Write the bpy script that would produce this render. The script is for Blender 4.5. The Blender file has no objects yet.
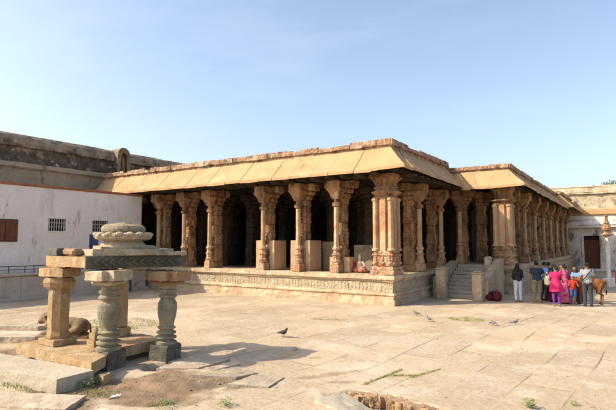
import bpy, bmesh, math, random
from mathutils import Vector, Matrix, noise
R_ = math.radians
rnd = random.Random(7)
sc = bpy.context.scene
COL = sc.collection
# ---------------------------------------------------------------- camera
cam = bpy.data.cameras.new('camera'); co = bpy.data.objects.new('camera', cam); COL.objects.link(co)
cam.sensor_width = 36; cam.lens = 36*499/616; cam.clip_end = 3000
co.location = (0, 0, 2.5)
co.rotation_euler = (R_(90)+math.atan(38/499.), 0, R_(33.2))
sc.camera = co
# ---------------------------------------------------------------- sky and sun
SUN = Vector((-0.97, -0.88, 1.0)).normalized()
el = math.asin(SUN.z); az = math.atan2(SUN.x, SUN.y)
w = bpy.data.worlds.new('World'); sc.world = w; w.use_nodes = True
nt = w.node_tree; bg = nt.nodes['Background']
sky = nt.nodes.new('ShaderNodeTexSky'); sky.sky_type = 'NISHITA'; sky.sun_disc = False
sky.sun_elevation = el; sky.sun_rotation = az; sky.air_density = 1.0; sky.dust_density = 3.0; sky.ozone_density = 1.0
hsv = nt.nodes.new('ShaderNodeHueSaturation'); hsv.inputs['Saturation'].default_value = .89; hsv.inputs['Value'].default_value = 1.06
tcw = nt.nodes.new('ShaderNodeTexCoord'); mpw = nt.nodes.new('ShaderNodeMapping'); mpw.inputs['Scale'].default_value = (1.2, 2.6, 7); mpw.inputs['Rotation'].default_value = (.3, .2, .5)
nzw = nt.nodes.new('ShaderNodeTexNoise'); nzw.inputs['Scale'].default_value = 1.6; nzw.inputs['Detail'].default_value = 8; nzw.inputs['Roughness'].default_value = .6
mrw = nt.nodes.new('ShaderNodeMapRange'); mrw.inputs[1].default_value = .48; mrw.inputs[2].default_value = .8; mrw.inputs[4].default_value = .11
mxw = nt.nodes.new('ShaderNodeMix'); mxw.data_type = 'RGBA'; mxw.inputs[7].default_value = (5.2, 5.5, 5.9, 1)   # thin high cloud
nt.links.new(tcw.outputs['Generated'], mpw.inputs[0]); nt.links.new(mpw.outputs[0], nzw.inputs[0]); nt.links.new(nzw.outputs[0], mrw.inputs[0]); nt.links.new(mrw.outputs[0], mxw.inputs[0])
nt.links.new(sky.outputs[0], hsv.inputs['Color']); nt.links.new(hsv.outputs[0], mxw.inputs[6]); nt.links.new(mxw.outputs[2], bg.inputs[0]); bg.inputs[1].default_value = 0.15
sl = bpy.data.lights.new('sun', 'SUN'); sl.energy = 4.3; sl.angle = R_(0.5); sl.color = (1, .88, .68)
so = bpy.data.objects.new('sun', sl); COL.objects.link(so)
so.rotation_euler = (-SUN).to_track_quat('-Z', 'Y').to_euler(); so.location = (-30, -20, 40)
sc.view_settings.view_transform = 'Standard'; sc.view_settings.look = 'None'
sc.view_settings.exposure = 0.8; sc.view_settings.gamma = 1; sc.view_settings.use_curve_mapping = False

# ---------------------------------------------------------------- materials
def mat(name, base, rough=.85, var=None, scale=1.0, amt=.5, stains=(), bump=.4, bscale=9, fine=.5, vor=0, spec=.25, obrand=.12, streak=1.0):
    """base colour, a second colour mixed by noise, a list of (colour, scale, threshold, softness, strength) stains"""
    m = bpy.data.materials.new(name); m.use_nodes = True; n = m.node_tree.nodes; l = m.node_tree.links
    b = n['Principled BSDF']; b.inputs['Roughness'].default_value = rough
    b.inputs['Specular IOR Level'].default_value = spec
    tc = n.new('ShaderNodeTexCoord'); geo = n.new('ShaderNodeNewGeometry'); oi = n.new('ShaderNodeObjectInfo')
    pos = n.new('ShaderNodeVectorMath'); pos.operation = 'ADD'
    sc3 = n.new('ShaderNodeVectorMath'); sc3.operation = 'SCALE'; sc3.inputs[0].default_value = (1, 1, 1)
    mul = n.new('ShaderNodeMath'); mul.operation = 'MULTIPLY'; mul.inputs[1].default_value = 37.0
    l.new(oi.outputs['Random'], mul.inputs[0]); l.new(mul.outputs[0], sc3.inputs['Scale'])
    l.new(geo.outputs['Position'], pos.inputs[0]); l.new(sc3.outputs[0], pos.inputs[1])
    P = geo.outputs['Position']
    mpp = n.new('ShaderNodeMapping'); mpp.inputs['Scale'].default_value = (1, 1, streak); l.new(P, mpp.inputs[0]); PS = mpp.outputs[0]
    def nz(s, det=6, r=.6, src=None):
        t = n.new('ShaderNodeTexNoise'); t.inputs['Scale'].default_value = s; t.inputs['Detail'].default_value = det
        t.inputs['Roughness'].default_value = r; l.new(src or P, t.inputs['Vector']); return t.outputs[0]
    def ramp(f, a, c):
        r = n.new('ShaderNodeMapRange'); r.inputs[1].default_value = a; r.inputs[2].default_value = c; r.interpolation_type = 'SMOOTHSTEP'
        l.new(f, r.inputs[0]); return r.outputs[0]
    def mix(f, a, c, mode='MIX'):
        x = n.new('ShaderNodeMix'); x.data_type = 'RGBA'; x.blend_type = mode
        if hasattr(f, 'links'): l.new(f, x.inputs[0])
        else: x.inputs[0].default_value = f
        for i, v in ((6, a), (7, c)):
            if hasattr(v, 'links'): l.new(v, x.inputs[i])
            else: x.inputs[i].default_value = (*v, 1)
        return x.outputs[2]
    col = mix(ramp(nz(scale), .35, .68), base, var or tuple(c*.72 for c in base))
    for (c, s, th, soft, st) in stains:
        f = ramp(nz(s, 8, .65, PS), th, th+soft)
        mm = n.new('ShaderNodeMath'); mm.operation = 'MULTIPLY'; mm.inputs[1].default_value = st; l.new(f, mm.inputs[0])
        col = mix(mm.outputs[0], col, c)
    g = nz(scale*22, 4, .7)
    hs = n.new('ShaderNodeHueSaturation'); v = n.new('ShaderNodeMapRange'); v.inputs[1].default_value = .25; v.inputs[2].default_value = .75
    v.inputs[3].default_value = 1-fine*.5; v.inputs[4].default_value = 1+fine*.4; l.new(g, v.inputs[0])
    ob = n.new('ShaderNodeMapRange'); ob.inputs[3].default_value = 1-obrand; ob.inputs[4].default_value = 1+obrand; l.new(oi.outputs['Random'], ob.inputs[0])
    m2 = n.new('ShaderNodeMath'); m2.operation = 'MULTIPLY'; l.new(v.outputs[0], m2.inputs[0]); l.new(ob.outputs[0], m2.inputs[1])
    l.new(m2.outputs[0], hs.inputs['Value']); l.new(col, hs.inputs['Color'])
    l.new(hs.outputs[0], b.inputs['Base Color'])
    if bump:
        bn = n.new('ShaderNodeBump'); bn.inputs['Strength'].default_value = bump; bn.inputs['Distance'].default_value = .04
        h = nz(bscale, 8, .7)
        if vor:
            vt = n.new('ShaderNodeTexVoronoi'); vt.inputs['Scale'].default_value = vor; l.new(P, vt.inputs['Vector'])
            ad = n.new('ShaderNodeMath'); ad.operation = 'ADD'; l.new(h, ad.inputs[0]); l.new(vt.outputs[0], ad.inputs[1]); h = ad.outputs[0]
        l.new(h, bn.inputs['Height']); l.new(bn.outputs[0], b.inputs['Normal'])
    m['nodes'] = 1
    return m
ORANGE = (.40, .19, .08); RED = (.28, .10, .05); BLACK = (.06, .05, .045); CREAM = (.56, .45, .30)
M = {}
M['pillar'] = mat('pillar_granite', (.34, .215, .11), var=(.21, .12, .06), scale=1.8, stains=[(ORANGE, 2.2, .48, .1, .8), (RED, 2.4, .55, .08, .6), (CREAM, 2.2, .57, .08, .6), ((.045,.035,.028), 2.6, .53, .1, .75)], bump=1.0, bscale=14, vor=11, fine=.9, streak=.35)
M['redpillar'] = mat('painted_pillar_base', (.42, .245, .14), var=(.36, .165, .09), scale=2.5, stains=[((.48, .35, .22), 3, .46, .1, .85), (RED, 3.3, .56, .1, .5), ((.06,.04,.028), 4, .57, .08, .7)], bump=1, bscale=14, vor=12, fine=.9, streak=.5)
M['shaft'] = mat('colonnette_granite', (.46, .32, .185), var=(.37, .205, .105), scale=2, stains=[(ORANGE, 2.4, .53, .1, .7), (RED, 2.6, .58, .08, .5), (CREAM, 3, .53, .1, .6), ((.07,.05,.04), 3, .58, .08, .6)], bump=.6, bscale=16, fine=.7, streak=.3)
M['darkpillar'] = mat('shaded_inner_granite', (.075, .052, .036), var=(.04, .03, .022), scale=1.5, stains=[(RED, 1.4, .6, .1, .3), (BLACK, 1.2, .52, .15, .7)], bump=.8, bscale=12, vor=9, streak=.5)  # near-black copy of the pillar stone, interior shade put into its colour
M['plinth'] = mat('plinth_granite', (.44, .345, .235), var=(.37, .265, .17), scale=1.2, stains=[(ORANGE, 1.2, .56, .12, .5), (CREAM, 1.5, .53, .1, .7), (BLACK, 2.2, .6, .1, .45)], bump=1.0, bscale=10, vor=5, fine=.8)
M['frieze'] = mat('carved_frieze', (.50, .41, .29), var=(.38, .29, .19), scale=3, stains=[(ORANGE, 1.3, .57, .1, .5), (BLACK, 3, .6, .08, .5)], bump=1.0, bscale=14, vor=12, fine=.9)
M['eave'] = mat('eave_slab', (.45, .295, .155), var=(.41, .25, .125), scale=.9, stains=[(CREAM, .8, .56, .15, .45), (ORANGE, 1.1, .57, .12, .35), ((.11,.085,.06), 1.9, .6, .07, .5)], bump=.5, bscale=9, fine=.5, streak=.4)
M['parapet'] = mat('brick_parapet', (.38, .24, .15), var=(.29, .165, .10), scale=3.5, stains=[(CREAM, 2.5, .5, .1, .75), ((.05,.042,.035), 2.2, .54, .08, .75)], bump=1, bscale=18, vor=9, fine=.9)
M['beam'] = mat('shaded_ceiling_stone', (.08, .055, .037), var=(.04, .03, .02), scale=2, stains=[(BLACK, 1, .5, .15, .6)], bump=.8, bscale=9)  # hall shade painted into the colour of ceiling, beams and inner walls
M['block'] = mat('infill_block', (.45, .32, .20), var=(.37, .245, .145), scale=1.3, stains=[(ORANGE, 2.5, .56, .1, .5), (CREAM, 2.0, .56, .1, .5), ((.1,.07,.05), 3, .58, .1, .55)], bump=.6, bscale=12, fine=.6, streak=.4)
M['darkblock'] = mat('shaded_grimy_block', (.30, .235, .16), var=(.22, .165, .11), scale=2, stains=[(BLACK, 2, .57, .1, .5)], bump=.6)  # darker copy of the block stone: shade in the base colour, plus grime
M['white'] = mat('whitewash', (.76, .70, .67), var=(.70, .635, .60), scale=.5, stains=[((.45,.37,.31), .8, .57, .14, .5), ((.24,.19,.16), 2.2, .585, .07, .6), ((.52,.42,.34), 4, .56, .1, .4), ((.80,.76,.72), 2, .55, .2, .5)], bump=.35, bscale=6, fine=.14, rough=.9, streak=.22)
M['oldwhite'] = mat('weathered_whitewash', (.68, .63, .57), var=(.50, .44, .375), scale=.9, stains=[((.10,.08,.065), .9, .53, .1, .8), ((.66,.6,.53), 2.2, .52, .1, .6), ((.34,.20,.11), 1.8, .58, .08, .6)], bump=.8, bscale=7, fine=.6, streak=.5)
M['warmwall'] = mat('old_lime_plaster', (.42, .35, .25), var=(.32, .255, .175), scale=1.1, stains=[((.13,.11,.085), 2.2, .53, .09, .65), (CREAM, 1.5, .54, .1, .7), (ORANGE, 1.0, .6, .1, .4)], bump=1.0, bscale=5, vor=3, fine=.9)
M['ledge'] = mat('ledge_plaster', (.56, .47, .38), var=(.44, .36, .285), scale=1.3, stains=[(BLACK, 1.4, .6, .1, .6), (ORANGE, 1.8, .66, .1, .4)], bump=.6, bscale=8, fine=.5)
M['terracotta'] = mat('terracotta_coping', (.30, .115, .06), var=(.22, .09, .05), scale=3, bump=.5)
M['soot'] = mat('blackened_masonry', (.06, .048, .038), var=(.12, .095, .07), scale=2.2, stains=[((.30,.23,.16), 1.5, .55, .08, .8), ((.5,.42,.32), 2.4, .62, .05, .8)], bump=1, bscale=7, fine=.9)
M['vault'] = mat('weathered_vault', (.27, .21, .14), var=(.16, .12, .08), scale=1.5, stains=[((.36,.29,.2), 2, .53, .1, .7), ((.045,.037,.03), 1.6, .52, .1, .75)], bump=1.0, bscale=8, fine=.9)
M['tanwall'] = mat('grey_tan_wall', (.34, .27, .185), var=(.26, .20, .135), scale=.8, stains=[((.08,.065,.05), 1.6, .57, .1, .55), (CREAM, 1.2, .6, .1, .4)], bump=.8, bscale=5, fine=.6, streak=.4)
M['green'] = mat('green_schist', (.105, .10, .075), var=(.165, .15, .11), scale=4, stains=[((.24,.20,.13), 4.6, .57, .07, .6), ((.04,.04,.03), 5, .58, .08, .6)], bump=1, bscale=22, fine=.8)
M['turned'] = mat('turned_schist', (.30, .265, .185), var=(.19, .18, .125), scale=3, stains=[((.38,.28,.17), 3.1, .5, .1, .8), ((.10,.10,.075), 4, .57, .08, .6)], bump=.8, bscale=24, fine=.8, streak=.6)
M['gold'] = mat('golden_granite', (.41, .285, .155), var=(.32, .205, .105), scale=3, stains=[(ORANGE, 3, .55, .1, .5), ((.50,.41,.29), 3.5, .53, .1, .6), ((.12,.085,.055), 4, .6, .07, .5)], bump=.9, bscale=22, fine=.9, streak=.6)
M['rust'] = mat('rust_stained_stone', (.34, .19, .09), var=(.26, .22, .15), scale=4, stains=[(BLACK, 4, .6, .1, .5)], bump=.7, bscale=16)
M['pale'] = mat('pale_cut_stone', (.47, .395, .285), var=(.37, .30, .205), scale=2.5, stains=[((.20,.18,.13), 3.6, .54, .08, .7), (ORANGE, 3.1, .6, .1, .5), (CREAM, 4, .56, .1, .5)], bump=.9, bscale=20, fine=.8)
M['slab'] = mat('paving_granite', (.43, .355, .265), var=(.36, .285, .205), scale=1.6, stains=[((.25,.185,.125), 2.6, .56, .1, .5), (CREAM, 2.1, .54, .1, .4)], bump=.7, bscale=18, fine=.7)
M['step'] = mat('grey_step_slab', (.45, .395, .305), var=(.38, .32, .24), scale=1.5, stains=[(BLACK, 5, .68, .05, .4)], bump=.5, bscale=18, fine=.5)
M['rock'] = mat('broken_orange_rock', (.40, .27, .16), var=(.30, .18, .10), scale=4, stains=[(CREAM, 5, .58, .1, .6), (BLACK, 6, .64, .1, .5)], bump=1, bscale=16, fine=.8)
M['nandi'] = mat('dark_carved_stone', (.17, .12, .07), var=(.28, .19, .11), scale=5, stains=[(BLACK, 4, .58, .1, .6)], bump=.8, bscale=20, fine=.7)
M['door'] = mat('old_red_brown_door', (.16, .055, .03), var=(.11, .04, .025), scale=4, bump=.3)
M['wood'] = mat('brown_shutter', (.17, .07, .04), var=(.12, .05, .03), scale=5, bump=.3)
M['iron'] = mat('iron_bar', (.10, .09, .085), var=(.16, .09, .06), scale=9, bump=.2, rough=.6)
M['bluepaint'] = mat('blue_paint', (.05, .10, .22), var=(.04, .07, .15), scale=4, bump=.1, rough=.5)
M['dark'] = mat('dark_room', (.03, .026, .022), bump=0)  # near-black colour standing in for unlit rooms behind openings
def simple(name, c, rough=.8, var=None, s=6, bump=.15, fine=.25): 
    return mat(name, c, rough, var or tuple(x*.8 for x in c), s, bump=bump, bscale=25, fine=fine, obrand=.03)

# ---------------------------------------------------------------- mesh helpers
class MB:
    def __init__(s): s.v = []; s.f = []
    def add(s, vs, fs, mt=None):
        o = len(s.v)
        s.v += [tuple(mt @ Vector(v)) if mt else tuple(v) for v in vs]
        s.f += [tuple(i+o for i in f) for f in fs]
    def box(s, x0, x1, y0, y1, z0, z1, bev=0, mt=None):
        if bev:
            b = bev; vs = []; 
            bm = bmesh.new(); bmesh.ops.create_cube(bm, size=1)
            for v in bm.verts: v.co = Vector(((x0+x1)/2+v.co.x*(x1-x0), (y0+y1)/2+v.co.y*(y1-y0), (z0+z1)/2+v.co.z*(z1-z0)))
            bmesh.ops.bevel(bm, geom=bm.edges[:], offset=b, segments=1, affect='EDGES')
            bm.verts.index_update()
            s.add([v.co[:] for v in bm.verts], [[v.index for v in f.verts] for f in bm.faces], mt); bm.free(); return
        vs = [(x, y, z) for z in (z0, z1) for y in (y0, y1) for x in (x0, x1)]
        s.add(vs, [(0,2,3,1), (4,5,7,6), (0,1,5,4), (2,6,7,3), (0,4,6,2), (1,3,7,5)], mt)
    def prism(s, pts, z0, z1, mt=None):
        """pts: CCW polygon; z0/z1 numbers or lists"""
        n = len(pts); za = z0 if isinstance(z0, (list, tuple)) else [z0]*n; zb = z1 if isinstance(z1, (list, tuple)) else [z1]*n
        vs = [(p[0], p[1], za[i]) for i, p in enumerate(pts)]+[(p[0], p[1], zb[i]) for i, p in enumerate(pts)]
        fs = [tuple(range(n))[::-1], tuple(range(n, 2*n))]+[(i, (i+1)%n, n+(i+1)%n, n+i) for i in range(n)]
        s.add(vs, fs, mt)
    def lathe(s, prof, n=16, c=(0,0), mt=None, square=False, rot=0, wob=None):
        """prof: list of (r,z)"""
        vs = []; fs = []
        for r, z in prof:
            for k in range(n):
                a = 2*math.pi*k/n + rot + (math.pi/n if n in (4, 8) else 0)
                rr = r/math.cos(math.pi/n) if n in (4, 8) else r
                if wob: rr *= wob(k, r, z)
                vs.append((c[0]+rr*math.cos(a), c[1]+rr*math.sin(a), z))
        for i in range(len(prof)-1):
            for k in range(n): fs.append((i*n+k, i*n+(k+1)%n, (i+1)*n+(k+1)%n, (i+1)*n+k))
        fs.append(tuple(range(n))[::-1]); fs.append(tuple((len(prof)-1)*n+k for k in range(n)))
        s.add(vs, fs, mt)
    def caps(s, a, b, ra, rb, n=10, sc_=(1,1,1)):
        a = Vector(a); b = Vector(b); d = b-a; L = d.length
        q = d.to_track_quat('Z', 'Y').to_matrix().to_4x4() if L > 1e-6 else Matrix()
        pr = []
        for i in range(5): t = -math.pi/2+i*math.pi/8; pr.append((ra*math.cos(t)+1e-4, ra*math.sin(t)))
        for i in range(5): t = i*math.pi/8; pr.append((rb*math.cos(t)+1e-4, L+rb*math.sin(t)))
        s.lathe(pr, n, mt=Matrix.Translation(a) @ q)
    def ell(s, c, r, rot=None, n=14):
        m = Matrix.Translation(Vector(c)) @ (rot.to_4x4() if rot else Matrix()) @ Matrix.Diagonal((r[0], r[1], r[2], 1))
        pr = [(math.sin(math.pi*i/10)+1e-4, -math.cos(math.pi*i/10)) for i in range(11)]
        s.lathe(pr, n, mt=m)
    def mesh(s, name, rough=0, seg=.12, fs=2.5, jit=0, seed=0):
        me = bpy.data.meshes.new(name); me.from_pydata(s.v, [], s.f); me.update()
        bm = bmesh.new(); bm.from_mesh(me)
        bmesh.ops.recalc_face_normals(bm, faces=bm.faces[:])
        if rough:
            for it in range(5):
                es = [e for e in bm.edges if e.calc_length() > seg*1.5]
                if not es or len(bm.verts) > 60000: break
                bmesh.ops.subdivide_edges(bm, edges=es, cuts=1, use_grid_fill=True)
            off = Vector((seed*3.7, seed*1.3, seed*.7))
            bmesh.ops.triangulate(bm, faces=[f for f in bm.faces if len(f.verts) > 4])
            bm.normal_update()
            mv = []
            for v in bm.verts:
                p = v.co*fs+off
                mv.append(v.normal*((noise.noise(p)+.6*noise.noise(p*2.3)+.4*noise.noise(p*5.1))*rough) + Vector((noise.noise(p+Vector((9,0,0))), noise.noise(p+Vector((0,9,0))), noise.noise(p+Vector((0,0,9)))))*rough*.5)
            for v, d in zip(bm.verts, mv): v.co += d
        bm.to_mesh(me); bm.free(); return me
def link(o, parent=None):
    COL.objects.link(o)
    if parent is not None: o.parent = parent
    return o
def obj(name, mb, m, parent=None, smooth=False, loc=None, **kw):
    me = mb.mesh(name, **kw) if isinstance(mb, MB) else mb
    if not me.materials: me.materials.append(M[m] if isinstance(m, str) else m)
    if smooth: me.polygons.foreach_set('use_smooth', [True]*len(me.polygons))
    o = bpy.data.objects.new(name, me); link(o, parent)
    if loc: o.location = loc
    return o
def tag(o, label, cat, group=None, kind=None):
    if label: o['label'] = label
    if cat: o['category'] = cat
    if group: o['group'] = group
    if kind: o['kind'] = kind
    return o
def empty(name, loc, label, cat, group=None, rz=0, parent=None):
    o = bpy.data.objects.new(name, None); link(o, parent); o.location = loc; o.rotation_euler.z = rz; o.empty_display_size = .2
    return tag(o, label, cat, group)
def copy_tree(o, parent=None):
    kids = list(o.children)
    c = o.copy(); COL.objects.link(c); c.parent = parent
    for k in kids: copy_tree(k, c)
    return c
def remeshed(name, mb, voxel=.012, smooth_it=3):
    me = bpy.data.meshes.new(name); me.from_pydata(mb.v, [], mb.f); me.update()
    bm = bmesh.new(); bm.from_mesh(me); bmesh.ops.recalc_face_normals(bm, faces=bm.faces[:]); bm.to_mesh(me); bm.free()
    t = bpy.data.objects.new('tmp', me); COL.objects.link(t)
    r = t.modifiers.new('r', 'REMESH'); r.mode = 'VOXEL'; r.voxel_size = voxel; r.use_smooth_shade = True
    if smooth_it:
        s = t.modifiers.new('s', 'SMOOTH'); s.iterations = smooth_it; s.factor = .5
    dg = bpy.context.evaluated_depsgraph_get(); dg.update()
    out = bpy.data.meshes.new_from_object(t.evaluated_get(dg)); out.name = name
    bpy.data.objects.remove(t); bpy.data.meshes.remove(me)
    out.polygons.foreach_set('use_smooth', [True]*len(out.polygons))
    return out

# ---------------------------------------------------------------- ground
GA = R_(5)          # joints run 5 degrees right of +Y
def gcoord(x, y): return (x*math.cos(GA)-y*math.sin(GA), x*math.sin(GA)+y*math.cos(GA))
def sstep(a, b, x):
    t = max(0, min(1, (x-a)/(b-a))); return t*t*(3-2*t)
def blob(x, y, cx, cy, rx, ry, rot=0):
    dx, dy = x-cx, y-cy; c, s = math.cos(rot), math.sin(rot)
    u, v = (dx*c+dy*s)/rx, (-dx*s+dy*c)/ry
    n = noise.noise(Vector((x*1.7, y*1.7, 3)))*.45+noise.noise(Vector((x*5, y*5, 5)))*.18
    return sstep(1.15, .75, math.sqrt(u*u+v*v)+n)
def dirt(x, y):
    return min(1, max(blob(x, y, -7.2, 6.0, 1.5, .75, R_(35)), blob(x, y, -8.3, 5.0, 1.6, .55, R_(-25)), blob(x, y, -6.6, 5.6, .8, .5, R_(20)), blob(x, y, -12.2, 6.0, 1.3, .5, R_(55)), .55*blob(x, y, -5.0, 8.35, .75, .13, R_(60)), .5*blob(x, y, -4.5, 8.1, .3, .1, R_(40))))
def pit(x, y): return blob(x, y, -3.35, 7.28, 1.0, .42, R_(-6))
def pit2(x, y): return blob(x, y, -8.15, 7.05, .42, .30, R_(60))
def gz(x, y):
    z = .012*noise.noise(Vector((x*.6, y*.6, 0)))+.006*noise.noise(Vector((x*2.5, y*2.5, 1)))
    d = dirt(x, y)
    z += d*(.03*noise.noise(Vector((x*4, y*4, 2)))-.03+.015*noise.noise(Vector((x*13, y*13, 2))))
    z += .10*blob(x, y, -7.0, 6.55, 1.0, .55, R_(35))
    z -= .34*pit(x, y); z -= .25*pit2(x, y)
    return z
def axis(bands):
    out = []
    for a, b, st in bands:
        n = max(1, round((b-a)/st)); out += [a+(b-a)*i/n for i in range(n)]
    out.append(bands[-1][1]); return out
xs = axis([(-900, -120, 130), (-120, -40, 16), (-40, -16, 1.5), (-16, -12.5, .25), (-12.5, -1, .07), (-1, 4, .3), (4, 40, 6), (40, 900, 140)])
ys = axis([(-400, -20, 90), (-20, 0, 4), (0, 3.5, .6), (3.5, 10, .07), (10, 14, .25), (14, 60, 1.5), (60, 1200, 120)])
vs = []; dm = []
for y in ys:
    for x in xs:
        near = -16.1 < x < 4 and 0 < y < 14.1
        vs.append((x, y, gz(x, y) if near else .012*noise.noise(Vector((x*.6, y*.6, 0)))))
        dm.append(max(dirt(x, y), pit(x, y)*.9, pit2(x, y)) if near else 0)
nx = len(xs)
fs = [(j*nx+i, j*nx+i+1, (j+1)*nx+i+1, (j+1)*nx+i) for j in range(len(ys)-1) for i in range(nx-1)]
me = bpy.data.meshes.new('ground'); me.from_pydata(vs, [], fs); me.update()
at = me.attributes.new('dirt', 'FLOAT', 'POINT'); at.data.foreach_set('value', dm)
me.polygons.foreach_set('use_smooth', [True]*len(me.polygons))
def ground_mat():
    m = mat('worn_paving', (.40, .315, .22), var=(.34, .26, .17), scale=.45, stains=[((.53,.45,.35), .9, .5, .15, .6), ((.33,.235,.145), .8, .58, .1, .5), ((.20,.145,.095), 2.1, .61, .06, .55), ((.48,.41,.32), .3, .5, .1, .5), ((.36,.29,.22), 5, .56, .1, .45)], bump=.55, bscale=9, fine=.45)
    n = m.node_tree.nodes; l = m.node_tree.links; b = n['Principled BSDF']
    geo = n.new('ShaderNodeNewGeometry')
    mp = n.new('ShaderNodeMapping'); mp.inputs['Rotation'].default_value = (0, 0, R_(-85)); l.new(geo.outputs['Position'], mp.inputs[0])
    nn = n.new('ShaderNodeTexNoise'); nn.inputs['Scale'].default_value = .11; nn.inputs['Detail'].default_value = 1; l.new(mp.outputs[0], nn.inputs['Vector'])
    sub = n.new('ShaderNodeVectorMath'); sub.operation = 'SUBTRACT'; sub.inputs[1].default_value = (.5, .5, .5); l.new(nn.outputs['Color'], sub.inputs[0])
    scl = n.new('ShaderNodeVectorMath'); scl.operation = 'SCALE'; scl.inputs['Scale'].default_value = 1.2; l.new(sub.outputs[0], scl.inputs[0])
    ad = n.new('ShaderNodeVectorMath'); l.new(mp.outputs[0], ad.inputs[0]); l.new(scl.outputs[0], ad.inputs[1])
    n2 = n.new('ShaderNodeTexNoise'); n2.inputs['Scale'].default_value = 6; l.new(geo.outputs['Position'], n2.inputs['Vector'])
    s2 = n.new('ShaderNodeVectorMath'); s2.operation = 'SCALE'; s2.inputs['Scale'].default_value = .05; l.new(n2.outputs['Color'], s2.inputs[0])
    ad2 = n.new('ShaderNodeVectorMath'); l.new(ad.outputs[0], ad2.inputs[0]); l.new(s2.outputs[0], ad2.inputs[1])
    br = n.new('ShaderNodeTexBrick'); l.new(ad2.outputs[0], br.inputs['Vector'])
    br.inputs['Scale'].default_value = 1; br.inputs['Brick Width'].default_value = 2.1; br.inputs['Row Height'].default_value = .92
    br.inputs['Mortar Size'].default_value = .018; br.inputs['Mortar Smooth'].default_value = .25
    br.inputs['Color1'].default_value = (.86,.86,.865,1); br.inputs['Color2'].default_value = (1.06,1.05,1.04,1); br.inputs['Mortar'].default_value = (1,1,1,1)
    old = b.inputs['Base Color'].links[0].from_socket
    x = n.new('ShaderNodeMix'); x.data_type = 'RGBA'; x.blend_type = 'MULTIPLY'; x.inputs[0].default_value = 1; l.new(old, x.inputs[6]); l.new(br.outputs['Color'], x.inputs[7])
    msk = n.new('ShaderNodeTexNoise'); msk.inputs['Scale'].default_value = .55; msk.inputs['Detail'].default_value = 5; l.new(geo.outputs['Position'], msk.inputs['Vector'])
    mr = n.new('ShaderNodeMapRange'); mr.inputs[1].default_value = .44; mr.inputs[2].default_value = .6; l.new(msk.outputs[0], mr.inputs[0])
    jm = n.new('ShaderNodeMath'); jm.operation = 'MULTIPLY'; l.new(br.outputs['Fac'], jm.inputs[0]); l.new(mr.outputs[0], jm.inputs[1])
    j2 = n.new('ShaderNodeMath'); j2.operation = 'MULTIPLY'; j2.inputs[1].default_value = .8; l.new(jm.outputs[0], j2.inputs[0])
    y = n.new('ShaderNodeMix'); y.data_type = 'RGBA'; l.new(j2.outputs[0], y.inputs[0]); l.new(x.outputs[2], y.inputs[6]); y.inputs[7].default_value = (.15, .10, .06, 1)
    da = n.new('ShaderNodeAttribute'); da.attribute_name = 'dirt'
    dn = n.new('ShaderNodeTexNoise'); dn.inputs['Scale'].default_value = 5; dn.inputs['Detail'].default_value = 8; l.new(geo.outputs['Position'], dn.inputs['Vector'])
    dc = n.new('ShaderNodeMix'); dc.data_type = 'RGBA'; l.new(dn.outputs[0], dc.inputs[0]); dc.inputs[6].default_value = (.10,.065,.04,1); dc.inputs[7].default_value = (.27,.19,.12,1)
    z = n.new('ShaderNodeMix'); z.data_type = 'RGBA'; l.new(da.outputs['Fac'], z.inputs[0]); l.new(y.outputs[2], z.inputs[6]); l.new(dc.outputs[2], z.inputs[7])
    l.new(z.outputs[2], b.inputs['Base Color'])
    bn = n.new('ShaderNodeBump'); bn.invert = True; bn.inputs['Strength'].default_value = .8; bn.inputs['Distance'].default_value = .03
    l.new(jm.outputs[0], bn.inputs['Height']); o = b.inputs['Normal'].links[0].from_socket; l.new(o, bn.inputs['Normal']); l.new(bn.outputs[0], b.inputs['Normal'])
    return m
M['ground'] = ground_mat(); me.materials.append(M['ground'])
tag(link(bpy.data.objects.new('ground', me)), None, None, kind='structure')

# ================================================================ main temple mandapa
FZ = 1.2; TOP = 5.3
temple = empty('temple_hall', (-15, 24, 0), 'long open stone temple hall of carved pillars on a raised plinth under sloping tan eaves', 'temple')
temple.location = (0, 0, 0)
def batter(mb, pts, prof):
    """pts: list of (x,y) outline corners with outward unit offsets (ox,oy); prof: list (out,z)"""
    n = len(pts); o = len(mb.v)
    for out, z in prof:
        for (x, y, ox, oy) in pts: mb.v.append((x+ox*out, y+oy*out, z))
    for i in range(len(prof)-1):
        for k in range(n-1):
            a = o+i*n+k; mb.f.append((a, a+1, a+n+1, a+n))
    return mb
# plinth: visible outline left end -> front corner -> right side -> second block
def plinth(z, prof_scale, yfr, pts, nm, closed_back):
    k = z/1.2
    low = [(.12, -.1), (.12, .2*k), (.05, .22*k), (.05, .36*k), (.10, .40*k), (.10, .46*k), (.0, .52*k)]
    fr = [(0, .52*k), (0, .92*k)]
    up = [(0, .92*k), (.06, .95*k), (.06, 1.0*k), (.13, 1.03*k), (.13, 1.2*k), (-.5, 1.2*k)]
    a = batter(MB(), pts, low); b = batter(MB(), pts, up); f = batter(MB(), pts, fr)
    return a, b, f
PT1 = [(-30, 18.68, 0, -1), (-8.18, 18.68, 1, -1), (-8.18, 25.9, 1, 0)]
a, b, f = plinth(1.2, 1, 0, PT1, '', 0)
pl = obj('plinth', a, 'plinth', temple, rough=.022, seg=.12, fs=3)
obj('coping', b, 'plinth', pl, rough=.03, seg=.12, fs=3)
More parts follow.
